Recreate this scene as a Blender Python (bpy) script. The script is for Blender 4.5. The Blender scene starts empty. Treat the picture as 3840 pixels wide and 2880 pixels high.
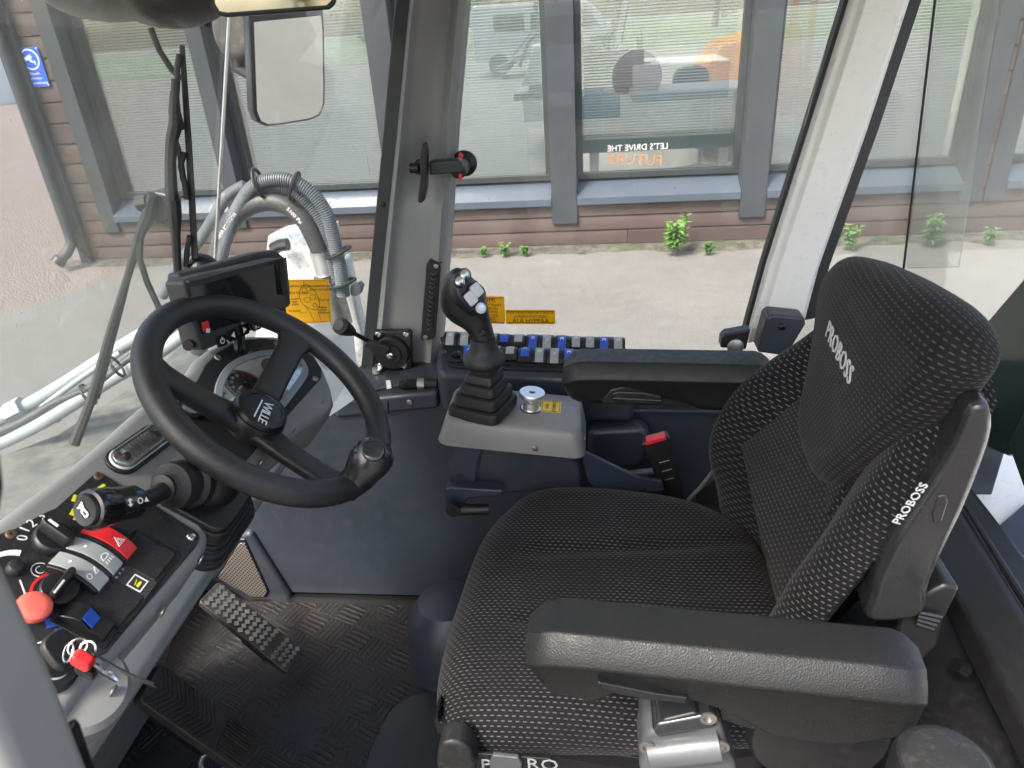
import bpy, math, random
import numpy as np
from mathutils import Vector, Matrix
random.seed(7); rng = np.random.default_rng(7)
S = bpy.context.scene
COL = S.collection
PI = math.pi
# ------------------------------------------------------------------ camera
V = lambda *a: np.array(a if len(a) > 1 else a[0], float)
def unit(v):
    v = np.asarray(v, float); return v / np.linalg.norm(v)
CAM = V(0, 0, 2.0)          # the photographer's phone, two metres above the yard
_K = 3840 / 2212
_f = 2700.0                 # focal length in photo pixels (25 mm lens on 36 mm)
_d = unit([364, 5160, _f])
_x0 = -23020.0
_X = -unit([_x0, -(_x0 * _d[0] + _f * _d[2]) / _d[1], _f])
_M = np.array([_X, np.cross(-_d, _X), -_d])
cd = bpy.data.cameras.new("camera"); cam = bpy.data.objects.new("camera", cd); COL.objects.link(cam)
cd.sensor_width = 36; cd.lens = _f / 3840 * 36; cd.clip_start = .02; cd.clip_end = 500
R3 = np.stack([_M[:, 0], -_M[:, 1], -_M[:, 2]], 1)
mw = Matrix.Identity(4)
for i in range(3):
    for j in range(3): mw[i][j] = R3[i, j]
    mw[i][3] = CAM[i]
cam.matrix_world = mw
cd.dof.use_dof = True; cd.dof.focus_distance = 1.15; cd.dof.aperture_fstop = 15
S.camera = cam
# ------------------------------------------------------------------ sky, sun, exposure
SUN_EL, SUN_AZ = math.radians(52), math.radians(215)     # azimuth clockwise from +Y: behind and left of the camera
W = bpy.data.worlds.new("World"); S.world = W; W.use_nodes = True
nt = W.node_tree; nt.nodes.clear()
sky = nt.nodes.new("ShaderNodeTexSky"); sky.sky_type = 'NISHITA'; sky.sun_disc = False
sky.sun_elevation = SUN_EL; sky.sun_rotation = SUN_AZ; sky.dust_density = 5.0; sky.air_density = 1.0; sky.ozone_density = 0.8
bg = nt.nodes.new("ShaderNodeBackground"); bg.inputs[1].default_value = 0.15
wo = nt.nodes.new("ShaderNodeOutputWorld")
nt.links.new(sky.outputs[0], bg.inputs[0]); nt.links.new(bg.outputs[0], wo.inputs[0])
sl = bpy.data.lights.new("sun", 'SUN'); sl.energy = 2.0; sl.angle = math.radians(14); sl.color = (1, .95, .88)
so = bpy.data.objects.new("sun", sl); COL.objects.link(so)
sd = Vector((math.sin(SUN_AZ) * math.cos(SUN_EL), math.cos(SUN_AZ) * math.cos(SUN_EL), math.sin(SUN_EL)))
so.rotation_euler = sd.to_track_quat('Z', 'Y').to_euler(); so.location = sd * 40
S.view_settings.view_transform = 'Standard'; S.view_settings.look = 'None'
S.view_settings.exposure = 1.95; S.view_settings.gamma = 1; S.view_settings.use_curve_mapping = False
S.render.engine = 'CYCLES'
S.cycles.max_bounces = 10; S.cycles.transparent_max_bounces = 24
# ------------------------------------------------------------------ measuring helpers: a sight line meets a real plane of the place
def ray(u, v):
    r = _M @ V(u * _K - 1920, v * _K - 1440, _f); return r / r[1]
def A(u, v, Y=None, Z=None, X=None):
    r = ray(u, v)
    t = Y if Y is not None else ((Z - 2) / r[2] if Z is not None else X / r[0])
    return CAM + r * t
def OP(u, v, P, n):
    r = ray(u, v); return CAM + r * (np.dot(P - CAM, n) / np.dot(r, n))
class Fr:
    """a local frame: origin o and axes x, y, z"""
    def __init__(s, o, x, y, z=None):
        s.o = V(o); s.x = unit(x); s.y = unit(y - np.dot(y, s.x) * s.x) if z is None else unit(y)
        s.z = np.cross(s.x, s.y) if z is None else unit(z)
    def p(s, a, b, c=0.): return s.o + a * s.x + b * s.y + c * s.z
    def at(s, a, b, c=0.): return Fr(s.p(a, b, c), s.x, s.y, s.z)
    def pix(s, u, v, c=0.):
        q = OP(u, v, s.o + c * s.z, s.z) - s.o; return np.dot(q, s.x), np.dot(q, s.y)
    def rot(s, ang):
        c, q = math.cos(ang), math.sin(ang)
        return Fr(s.o, c * s.x + q * s.y, -q * s.x + c * s.y, s.z)
WX, WY, WZ = V(1, 0, 0), V(0, 1, 0), V(0, 0, 1)
WORLD = Fr((0, 0, 0), WX, WY)
def smooth_loop(pts, n=96, closed=True):
    """Catmull-Rom through the points, resampled to n points of equal spacing"""
    P = np.array(pts, float); m = len(P); out = []
    for i in range(m if closed else m - 1):
        if closed: a, b, c, d = P[i - 1], P[i], P[(i + 1) % m], P[(i + 2) % m]
        else: a, b, c, d = P[max(i - 1, 0)], P[i], P[i + 1], P[min(i + 2, m - 1)]
        for t in np.linspace(0, 1, 16, endpoint=False):
            out.append(.5 * (2 * b + (c - a) * t + (2 * a - 5 * b + 4 * c - d) * t * t + (3 * b - a - 3 * c + d) * t ** 3))
    if not closed: out.append(P[-1])
    Q = np.array(out); L = np.vstack([Q, Q[:1]]) if closed else Q
    s = np.r_[0, np.cumsum(np.linalg.norm(np.diff(L, axis=0), axis=1))]
    t = np.linspace(0, s[-1], n, endpoint=not closed)
    return np.stack([np.interp(t, s, L[:, k]) for k in range(L.shape[1])], 1)
def rrect(w, h, r, n=6, cx=0, cy=0):
    pts = []
    for qx, qy, a0 in ((1, 1, 0), (-1, 1, 90), (-1, -1, 180), (1, -1, 270)):
        for k in range(n + 1):
            a = math.radians(a0 + 90 * k / n)
            pts.append((cx + qx * (w / 2 - r) + r * math.cos(a), cy + qy * (h / 2 - r) + r * math.sin(a)))
    return pts
class MB:
    def __init__(s): s.v = []; s.f = []; s.uv = {}
    def add(s, vs, fs, uv=None):
        b = len(s.v); s.v += [tuple(map(float, p)) for p in vs]
        for q in fs: s.f.append(tuple(i + b for i in q))
        if uv is not None:
            for i, t in enumerate(uv): s.uv[b + i] = t
        return s
    def box(s, fr, w, d, h, c=(0, 0, 0)):
        vs = [fr.p(c[0] + i * w / 2, c[1] + j * d / 2, c[2] + k * h / 2) for k in (-1, 1) for j in (-1, 1) for i in (-1, 1)]
        return s.add(vs, [(0, 2, 3, 1), (4, 5, 7, 6), (0, 1, 5, 4), (2, 6, 7, 3), (0, 4, 6, 2), (1, 3, 7, 5)])
    def prism(s, pts, vec):
        """polygon of 3-D points, pushed along vec"""
        P = [V(p) for p in pts]; n = len(P); vec = V(vec)
        nn = sum((np.cross(P[i] - P[0], P[(i + 1) % n] - P[0]) for i in range(1, n - 1)), V(0, 0, 0))
        if np.dot(nn, vec) > 0: P = P[::-1]
        return s.add(P + [p + vec for p in P],
                     [tuple(range(n)), tuple(range(2 * n - 1, n - 1, -1))] + [(i, i + n, (i + 1) % n + n, (i + 1) % n) for i in range(n)])
    def flat(s, fr, pts, h, c=0.):
        """outline in a frame, from height c up to c+h"""
        return s.prism([fr.p(a, b, c) for a, b in pts], fr.z * h)
    def tube(s, path, r, n=10, closed=False, flatx=1.0, ref=None):
        P = np.array(path, float); m = len(P)
        r = np.full(m, r) if np.isscalar(r) else np.array(r, float)
        T = np.gradient(P, axis=0) if not closed else np.roll(P, -1, 0) - np.roll(P, 1, 0)
        T /= np.linalg.norm(T, axis=1)[:, None] + 1e-12
        a = unit(np.cross(T[0], ref if ref is not None else (WZ if abs(T[0][2]) < .9 else WX)))
        vs = []
        for i in range(m):
            a = unit(a - np.dot(a, T[i]) * T[i]); b = np.cross(T[i], a)
            for k in range(n):
                t = 2 * PI * k / n; vs.append(P[i] + r[i] * (flatx * math.cos(t) * a + math.sin(t) * b))
        fs = []
        for i in range(m if closed else m - 1):
            j = (i + 1) % m
            for k in range(n):
                q = (k + 1) % n; fs.append((i * n + k, i * n + q, j * n + q, j * n + k))
        if not closed: fs += [tuple(range(n))[::-1], tuple(range((m - 1) * n, m * n))]
        return s.add(vs, fs)
    def lathe(s, fr, prof, n=28):
        """profile of (radius, height) about fr.z"""
        vs, fs = [], []
        for r, h in prof:
            for k in range(n):
                t = 2 * PI * k / n; vs.append(fr.p(r * math.cos(t), r * math.sin(t), h))
        m = len(prof)
        for i in range(m - 1):
            for k in range(n):
                q = (k + 1) % n; fs.append((i * n + k, i * n + q, (i + 1) * n + q, (i + 1) * n + k))
        fs += [tuple(range(n))[::-1], tuple(range((m - 1) * n, m * n))]
        return s.add(vs, fs)
    def cyl(s, fr, r, h, c=(0, 0, 0), n=20):
        return s.lathe(fr.at(*c), [(r, 0), (r, h)], n)
    def loft(s, rings, cap=True):
        n = len(rings[0]); vs = [p for r in rings for p in r]; fs = []
        for i in range(len(rings) - 1):
            for k in range(n):
                q = (k + 1) % n; fs.append((i * n + k, i * n + q, (i + 1) * n + q, (i + 1) * n + k))
        if cap: fs += [tuple(range(n))[::-1], tuple(range((len(rings) - 1) * n, len(rings) * n))]
        return s.add(vs, fs)
    def pillow(s, fr, outline, er, depth, H=None, steps=14, tuck=0.0, vr=None):
        """padded shape: outline (a,b) in a frame, top at c = H(a,b), edge radius er, sides going down by depth; uv in metres"""
        O = np.array(outline, float); n = len(O); vr = vr or er
        T = np.roll(O, -1, 0) - np.roll(O, 1, 0)
        N = np.stack([T[:, 1], -T[:, 0]], 1); N /= np.linalg.norm(N, axis=1)[:, None]
        cen = O.mean(0)
        if np.mean(np.sum(N * (O - cen), 1)) < 0: N = -N
        H = H or (lambda a, b: 0 * a)
        In = O - N * er; vs, uv = [], []
        def ring(P, h, U):
            hh = H(P[:, 0], P[:, 1]) + h
            for i in range(n): vs.append(fr.p(P[i, 0], P[i, 1], hh[i])); uv.append((U[i, 0], U[i, 1]))
        fracs = list(np.linspace(0.03, 1, steps))
        for q in fracs:
            P = cen + (In - cen) * q; ring(P, 0., P)
        for ph in np.linspace(PI / 12, PI / 2, 6):
            P = In + N * er * math.sin(ph); ring(P, -vr * (1 - math.cos(ph)), In + N * (er * ph))
        arc = er * PI / 2
        if depth > vr:
            ks = (.35, .7, 1)
            for k in ks:
                d = (depth - vr) * k; ring(O - N * tuck * k * k, -vr - d, O * 0 + In + N * (arc + d))
        m = len(vs) // n; fs = []
        for i in range(m - 1):
            for k in range(n):
                q = (k + 1) % n; fs.append((i * n + k, i * n + q, (i + 1) * n + q, (i + 1) * n + k))
        fs.append(tuple(range(n))[::-1]); fs.append(tuple(range((m - 1) * n, m * n)))
        return s.add(vs, fs, uv)
    def mesh(s, name, mat, ang=35, off=None):
        me = bpy.data.meshes.new(name)
        vs = s.v if off is None else [(x - off[0], y - off[1], z - off[2]) for x, y, z in s.v]
        me.from_pydata(vs, [], s.f); me.update()
        if s.uv:
            L = me.uv_layers.new(name="UVMap")
            for lp in me.loops: L.data[lp.index].uv = s.uv.get(lp.vertex_index, (0, 0))
        import bmesh as bm_
        b = bm_.new(); b.from_mesh(me); bm_.ops.recalc_face_normals(b, faces=b.faces); b.to_mesh(me); b.free()
        me.shade_smooth(); me.set_sharp_from_angle(angle=math.radians(ang))
        if mat: me.materials.append(mat)
        return me
def link(name, me, parent=None, bevel=0., seg=2, sub=0):
    o = bpy.data.objects.new(name, me); COL.objects.link(o)
    if parent is not None:
        o.parent = parent
        if parent.parent is None: o.location = -parent.location
    if bevel:
        m = o.modifiers.new("bevel", 'BEVEL'); m.width = bevel; m.segments = seg; m.limit_method = 'ANGLE'; m.angle_limit = math.radians(38)
        m.harden_normals = True
    if sub:
        m = o.modifiers.new("subdivision", 'SUBSURF'); m.levels = sub; m.render_levels = sub
    return o
def part(mb, name, mat, parent, bevel=0., seg=2, ang=35, sub=0, label=None):
    o = link(name, mb.mesh(name, mat, ang), parent, bevel, seg, sub)
    if label: o["label"] = label
    return o
def tag(o, label, cat, group=None):
    o["label"] = label; o["category"] = cat
    if group: o["group"] = group
    return o
def thing(name, label, cat, loc, group=None):
    o = bpy.data.objects.new(name, None); COL.objects.link(o); o.location = tuple(map(float, loc)); o.empty_display_size = .05
    return tag(o, label, cat, group)
def solo(mb, name, mat, label, cat, group=None, bevel=0., ang=35, seg=2):
    """a thing that is one mesh; its origin goes to the middle of its base"""
    P = np.array(mb.v); off = V((P[:, 0].min() + P[:, 0].max()) / 2, (P[:, 1].min() + P[:, 1].max()) / 2, P[:, 2].min())
    o = link(name, mb.mesh(name, mat, ang, off), None, bevel, seg); o.location = tuple(off)
    return tag(o, label, cat, group)
def struct(mb, name, mat, kind='structure', ang=35):
    o = link(name, mb.mesh(name, mat, ang)); o["kind"] = kind; return o
def lettering(body, size, fr, mat, name, parent, h=.0004, align='CENTER', mirror=False, warp=None, sx=1.0, res=2, spacing=1.0):
    cu = bpy.data.curves.new("text", 'FONT'); cu.body = body; cu.size = size; cu.align_x = align; cu.align_y = 'CENTER'
    cu.resolution_u = res; cu.extrude = h / 2; cu.space_character = spacing
    tmp = bpy.data.objects.new("text", cu); me = bpy.data.meshes.new_from_object(tmp)
    bpy.data.objects.remove(tmp); bpy.data.curves.remove(cu)
    me.name = name
    for v in me.vertices:
        a, b, c = v.co; a *= sx
        if mirror: a = -a
        k = warp(a, b) if warp else 0.
        v.co = Vector(fr.p(a, b, c + k + h / 2))
    me.materials.clear(); me.materials.append(mat); me.update()
    return link(name, me, parent)
def screw(fr, r, mat, parent, name='screw', h=None):
    h = h or r * .5
    mb = MB().lathe(fr, [(r, 0), (r, h * .4), (r * .8, h * .85), (r * .35, h), (r * .3, h * .6)], 14)
    return part(mb, name, mat, parent)
# ------------------------------------------------------------------ materials
def nmat(name):
    m = bpy.data.materials.new(name); m.use_nodes = True; t = m.node_tree
    return m, t, t.nodes["Principled BSDF"]
def nd(t, kind, **kw):
    n = t.nodes.new("ShaderNode" + kind)
    for k, v in kw.items():
        if k in n.inputs.keys(): n.inputs[k].default_value = v
        else: setattr(n, k, v)
    return n
def math_(t, op, a, b=None, clamp=False):
    n = t.nodes.new("ShaderNodeMath"); n.operation = op; n.use_clamp = clamp
    for i, x in enumerate((a, b)):
        if x is None: continue
        if isinstance(x, (int, float)): n.inputs[i].default_value = x
        else: t.links.new(x, n.inputs[i])
    return n.outputs[0]
def mixc(t, fac, a, b, mode='MIX'):
    n = t.nodes.new("ShaderNodeMix"); n.data_type = 'RGBA'; n.blend_type = mode
    for k, x in ((0, fac), (6, a), (7, b)):
        if isinstance(x, (int, float)): n.inputs[k].default_value = x
        elif isinstance(x, tuple): n.inputs[k].default_value = x if len(x) == 4 else x + (1,)
        else: t.links.new(x, n.inputs[k])
    return n.outputs[2]
def ramp(t, x, p0, p1, c0=0., c1=1.):
    n = t.nodes.new("ShaderNodeMapRange"); n.inputs[1].default_value = p0; n.inputs[2].default_value = p1
    n.inputs[3].default_value = c0; n.inputs[4].default_value = c1; t.links.new(x, n.inputs[0]); return n.outputs[0]
def noise(t, scale, detail=4, rough=.55, vec=None, dist=0.):
    n = nd(t, "TexNoise", Scale=scale, Detail=detail, Roughness=rough, Distortion=dist)
    if vec is None:
        c = t.nodes.get("tc") or nd(t, "TexCoord"); c.name = "tc"; vec = c.outputs["Object"]
    t.links.new(vec, n.inputs["Vector"]); return n.outputs["Fac"]
def bump(t, b, h, strength, dist=.001):
    n = nd(t, "Bump", Strength=strength, Distance=dist); t.links.new(h, n.inputs["Height"]); t.links.new(n.outputs[0], b.inputs["Normal"]); return n
def plastic(name, col, rough=.45, grain=0., gscale=900, wear=.15, wscale=14, spec=.5, dust=None, metal=0., coat=0.):
    """moulded or painted surface: broad tone drift, uneven gloss, fine moulded grain, dust that settles on it"""
    m, t, b = nmat(name)
    n1 = noise(t, wscale, 5); n2 = noise(t, wscale * 9, 3)
    c = mixc(t, ramp(t, n1, .3, .7), tuple(x * (1 - wear) for x in col), tuple(min(1, x * (1 + wear)) for x in col))
    if dust:
        k = math_(t, 'MULTIPLY', ramp(t, n2, .55, .8), dust[3]); c = mixc(t, k, c, tuple(dust[:3]))
    t.links.new(c, b.inputs["Base Color"])
    t.links.new(ramp(t, n2, .3, .7, max(.03, rough - .08), min(1, rough + .08)), b.inputs["Roughness"])
    b.inputs["Specular IOR Level"].default_value = spec; b.inputs["Metallic"].default_value = metal
    b.inputs["Coat Weight"].default_value = coat
    if grain:
        g = nd(t, "TexVoronoi", Scale=gscale); c0 = t.nodes["tc"]; t.links.new(c0.outputs["Object"], g.inputs["Vector"])
        bump(t, b, g.outputs["Distance"], grain, .0006)
    return m
M = {}
M['grey'] = plastic('grey moulded plastic', (.195, .196, .190), .42, .12, 500, .10, 6, dust=(.2, .19, .17, .35))
M['pillar'] = plastic('grey pillar plastic', (.19, .194, .19), .42, .06, 500, .06, 5)
M['navy'] = plastic('dark blue grey panel', (.025, .030, .041), .42, .08, 500, .15, 5, dust=(.06, .056, .052, .3))
M['navy_metal'] = plastic('dark blue painted steel', (.017, .023, .042), .38, 0, 1, .12, 9)
M['black'] = plastic('black plastic', (.0085, .0085, .009), .40, .10, 700, .2, 12, dust=(.04, .036, .032, .14))
M['black_gloss'] = plastic('glossy black plastic', (.007, .007, .008), .16, 0, 1, .2, 12)
M['shell'] = plastic('polished grey black shell', (.016, .0165, .018), .24, 0, 1, .1, 9, spec=.7)
M['grain'] = plastic('grained black armrest skin', (.0085, .009, .009), .46, .40, 700, .15, 10, spec=.38)
M['rim'] = plastic('grained black wheel rim', (.0155, .0155, .0165), .42, .38, 800, .25, 14, spec=.5, dust=(.05, .043, .036, .4))
M['rubber'] = plastic('black rubber', (.010, .010, .0105), .55, .15, 600, .25, 20, dust=(.055, .046, .038, .5))
M['plate'] = plastic('black control plate', (.0095, .0095, .010), .62, .35, 1100, .2, 20, dust=(.06, .05, .043, .45))
M['chrome'] = plastic('bright steel', (.62, .62, .60), .22, 0, 1, .1, 40, metal=1)
M['alu'] = plastic('brushed aluminium', (.72, .72, .71), .34, 0, 1, .1, 60, metal=.9)
M['steel'] = plastic('worn steel', (.34, .33, .31), .38, .2, 300, .25, 40, metal=.9, dust=(.09, .06, .04, .7))
M['gun'] = plastic('grey painted housing', (.085, .09, .095), .36, .1, 300, .12, 20, metal=.2)
M['white_paint'] = plastic('white cab paint', (.72, .71, .66), .32, 0, 1, .04, 6, coat=.25, dust=(.5, .45, .38, .12))
M['pedal_rubber'] = plastic('dirty pedal rubber', (.035, .030, .026), .6, .2, 400, .4, 12, dust=(.09, .065, .045, .7))
M['pedal_steel'] = plastic('dirty tread plate', (.075, .066, .058), .45, .2, 300, .35, 25, metal=.6, dust=(.03, .022, .016, .8))
M['white_mach'] = plastic('chipped white machine paint', (.70, .71, .69), .4, 0, 1, .08, 10, dust=(.16, .11, .07, .9))
def translucent(name, col, k=.45):
    m = plastic(name, col, .45, 0, 1, .05, 30); t = m.node_tree; b = t.nodes["Principled BSDF"]; out = t.nodes["Material Output"]
    tl = nd(t, "BsdfTranslucent", Color=tuple(min(1, c * 1.15) for c in col) + (1,)); mx = nd(t, "MixShader"); mx.inputs[0].default_value = k
    t.links.new(b.outputs[0], mx.inputs[1]); t.links.new(tl.outputs[0], mx.inputs[2]); t.links.new(mx.outputs[0], out.inputs[0]); return m
M['yellow_film'] = translucent('yellow printed film', (.92, .56, .02), .55)
M['badge'] = plastic('dark domed badge', (.012, .014, .016), .06, 0, 1, .6, 60, spec=.9)
M['paper'] = translucent('white paper', (.84, .85, .85), .45)
M['white'] = plastic('white marking', (.78, .78, .76), .5, 0, 1, .04, 30)
M['yellow'] = plastic('yellow sticker', (.78, .50, .02), .45, 0, 1, .05, 30)
M['yellow_mark'] = plastic('yellow marking', (.75, .70, .03), .5, 0, 1, .05, 30)
M['ink'] = plastic('black print', (.02, .018, .012), .5, 0, 1, .1, 30)
M['red'] = plastic('red plastic', (.62, .022, .025), .34, 0, 1, .1, 20)
M['estop'] = plastic('faded red plastic', (.70, .115, .085), .42, .1, 300, .1, 25)
M['blue'] = plastic('blue plastic', (.025, .085, .45), .34, 0, 1, .1, 20)
M['blue_sign'] = plastic('blue enamel', (.012, .085, .52), .35, 0, 1, .06, 5)
M['key_grey'] = plastic('grey switch cap', (.29, .305, .30), .34, 0, 1, .06, 20)
M['key_light'] = plastic('white switch cap', (.55, .56, .54), .34, 0, 1, .06, 20)
M['face'] = plastic('pale dial face', (.76, .77, .76), .42, 0, 1, .03, 10)
M['ring_grey'] = plastic('blue grey bezel', (.25, .28, .29), .35, 0, 1, .05, 10)
M['dial'] = plastic('dark dial face', (.035, .033, .033), .4, 0, 1, .08, 10)
M['brass'] = plastic('tarnished brass', (.34, .19, .06), .42, 0, 1, .3, 40, metal=.8)
M['teal'] = plastic('verdigris fitting', (.14, .32, .30), .6, 0, 1, .3, 40)
M['rust'] = plastic('rusty screw', (.11, .065, .045), .6, 0, 1, .4, 200, metal=.4)
M['conduit'] = plastic('grey corrugated conduit', (.115, .13, .145), .45, 0, 1, .12, 20, dust=(.3, .28, .25, .4))
M['hose'] = plastic('black hydraulic hose', (.035, .037, .04), .5, 0, 1, .25, 25, dust=(.22, .2, .18, .5))
M['pipe'] = plastic('pale grey pipe', (.27, .295, .315), .4, 0, 1, .1, 10, dust=(.3, .27, .22, .5))
M['lampshell'] = plastic('brown black lamp housing', (.055, .050, .045), .45, .1, 200, .25, 8, dust=(.2, .17, .13, .5))
M['slab'] = plastic('dark green tinted acrylic', (.035, .055, .05), .12, 0, 1, .15, 6, spec=.6)
M['board'] = plastic('charcoal painted board', (.021, .025, .032), .55, .1, 60, .18, 3, dust=(.09, .09, .09, .12))
M['frame_dark'] = plastic('dark window frame', (.022, .026, .029), .4, 0, 1, .1, 4)
M['sillm'] = plastic('grey blue sheet metal sill', (.062, .078, .105), .35, 0, 1, .06, 2, metal=.2)
M['concrete'] = plastic('rough concrete footing', (.24, .225, .2), .9, .6, 40, .35, 6, dust=(.07, .08, .03, .6))
M['leaf'] = plastic('fresh green leaf', (.10, .22, .035), .5, 0, 1, .3, 30)
M['leaf_dark'] = plastic('tree leaf', (.045, .09, .025), .55, 0, 1, .35, 1.5)
M['bark'] = plastic('bark', (.10, .075, .055), .9, .4, 30, .3, 4)
M['blind'] = plastic('pale slat', (.80, .82, .80), .45, 0, 1, .04, 3)
M['room_wall'] = plastic('pale room wall', (.52, .50, .46), .8, 0, 1, .06, 1)
M['room_floor'] = plastic('grey room floor', (.30, .28, .27), .4, 0, 1, .1, 1)
M['orange'] = plastic('orange machine paint', (.66, .22, .03), .4, 0, 1, .1, 3)
M['vinyl_orange'] = plastic('orange vinyl letters', (.34, .15, .06), .5, 0, 1, .1, 3)
M['desk_leg'] = plastic('white desk leg', (.7, .7, .7), .4, 0, 1, .03, 3)
M['tyre'] = plastic('tyre', (.02, .02, .02), .7, .2, 60, .2, 6)
M['pink'] = plastic('pale pink reflection', (.80, .52, .48), .6, 0, 1, .1, 5)  # for the added globe that stands in for a window reflection
def siding():
    m, t, b = nmat('brown stained siding')
    tc = nd(t, "TexCoord"); tc.name = "tc"; mp = nd(t, "Mapping"); mp.inputs["Scale"].default_value = (1.2, 1, 26)
    t.links.new(tc.outputs["Object"], mp.inputs[0])
    g = noise(t, 3.0, 8, .7, mp.outputs[0]); w = noise(t, 1.6, 4)
    c = mixc(t, ramp(t, g, .3, .7), (.030, .017, .014), (.056, .032, .026))
    c = mixc(t, ramp(t, w, .5, .75, 0, .5), c, (.09, .062, .054))
    t.links.new(c, b.inputs["Base Color"]); b.inputs["Roughness"].default_value = .7
    bump(t, b, g, .5, .004); return m
M['siding'] = siding()
def asphalt():
    m, t, b = nmat('weathered asphalt')
    a = noise(t, 75, 7, .75); c1 = noise(t, 1.1, 6, .6); c2 = noise(t, 7, 5, .65); fine = noise(t, 420, 3, .7)
    v = nd(t, "TexVoronoi", Scale=48); t.links.new(t.nodes["tc"].outputs["Object"], v.inputs["Vector"])
    col = mixc(t, ramp(t, c1, .3, .7), (.18, .172, .16), (.25, .24, .225))
    col = mixc(t, ramp(t, c2, .45, .8, 0, .55), col, (.33, .31, .28))
    col = mixc(t, ramp(t, a, .38, .70, 0, .9), col, (.13, .125, .115))
    col = mixc(t, ramp(t, v.outputs["Distance"], .0, .28, .5, 0), col, (.40, .38, .35))
    col = mixc(t, ramp(t, noise(t, 230, 3, .8), .42, .60, 0, .55), col, (.11, .105, .10))
    col = mixc(t, ramp(t, noise(t, 150, 3, .8), .56, .66, 0, .7), col, (.46, .44, .41))
    col = mixc(t, ramp(t, noise(t, .55, 5, .65, None, .8), .56, .64, 0, .4), col, (.15, .145, .14))
    col = mixc(t, 1.0, col, (.84, .84, .85), 'MULTIPLY')
    # reddish loose gravel off the left corner
    x = nd(t, "SeparateXYZ"); t.links.new(t.nodes["tc"].outputs["Object"], x.inputs[0])
    edge = math_(t, 'ADD', math_(t, 'MULTIPLY', x.outputs[0], -1.0), math_(t, 'MULTIPLY', noise(t, 1.3, 4), .9))
    far = ramp(t, math_(t, 'ADD', edge, math_(t, 'MULTIPLY', x.outputs[1], .55)), 8.0, 8.45)
    v2 = nd(t, "TexVoronoi", Scale=46); t.links.new(t.nodes["tc"].outputs["Object"], v2.inputs["Vector"])
    grav = mixc(t, ramp(t, v2.outputs["Distance"], .1, .6), (.26, .215, .195), (.165, .13, .115))
    col = mixc(t, far, col, grav)
    t.links.new(col, b.inputs["Base Color"]); b.inputs["Roughness"].default_value = .9; b.inputs["Specular IOR Level"].default_value = .25
    h = math_(t, 'ADD', math_(t, 'MULTIPLY', a, .6), math_(t, 'ADD', math_(t, 'MULTIPLY', fine, .3), math_(t, 'MULTIPLY', math_(t, 'MULTIPLY', v2.outputs["Distance"], far), 1.2)))
    bump(t, b, h, .9, .012); return m
M['asphalt'] = asphalt()
def fabric(name, sx=.0084, sy=.0055, base=(.0060, .0060, .0064), dash=(.46, .46, .48), lx=.50, ly=.21, amount=.25, rib=.0024):
    """black woven cloth with short pale stitches in staggered rows; uv in metres"""
    m, t, b = nmat(name)
    uv = nd(t, "UVMap"); s = nd(t, "SeparateXYZ"); t.links.new(uv.outputs[0], s.inputs[0])
    jit = noise(t, 60, 3, .5, uv.outputs[0])
    V_ = math_(t, 'DIVIDE', s.outputs[1], sy); row = math_(t, 'FLOOR', V_); fv = math_(t, 'FRACT', V_)
    U_ = math_(t, 'ADD', math_(t, 'DIVIDE', s.outputs[0], sx), math_(t, 'MULTIPLY', math_(t, 'PINGPONG', row, 1.0), .5))
    fu = math_(t, 'FRACT', U_)
    du = math_(t, 'ABSOLUTE', math_(t, 'SUBTRACT', fu, .5)); dv = math_(t, 'ABSOLUTE', math_(t, 'SUBTRACT', fv, .5))
    mu = ramp(t, du, lx / 2 - .05, lx / 2 + .05, 1, 0); mv = ramp(t, dv, ly / 2 - .07, ly / 2 + .07, 1, 0)
    k = math_(t, 'MULTIPLY', math_(t, 'MULTIPLY', mu, mv), amount)
    k = math_(t, 'MULTIPLY', k, ramp(t, noise(t, 11, 3, .5, uv.outputs[0]), .35, .65, .55, 1.0))
    bc = mixc(t, ramp(t, jit, .3, .7), tuple(x * .8 for x in base), tuple(x * 1.3 for x in base))
    t.links.new(mixc(t, k, bc, dash), b.inputs["Base Color"])
    b.inputs["Roughness"].default_value = .82; b.inputs["Specular IOR Level"].default_value = .16
    b.inputs["Sheen Weight"].default_value = .06; b.inputs["Sheen Roughness"].default_value = .5
    w = math_(t, 'SINE', math_(t, 'MULTIPLY', s.outputs[1], 2 * PI / rib))
    bump(t, b, math_(t, 'ADD', math_(t, 'MULTIPLY', w, .3), math_(t, 'MULTIPLY', k, 1.0)), .5, .0008)
    return m
M['cloth'] = fabric('patterned seat cloth')
M['cloth_back'] = fabric('patterned backrest cloth', .0092, .0062, lx=.5)
M['cloth_plain'] = fabric('ribbed black headrest cloth', .0092, .0062, base=(.0085, .0082, .008), dash=(.22, .22, .23), lx=.5, amount=.32, rib=.0040)
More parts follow.
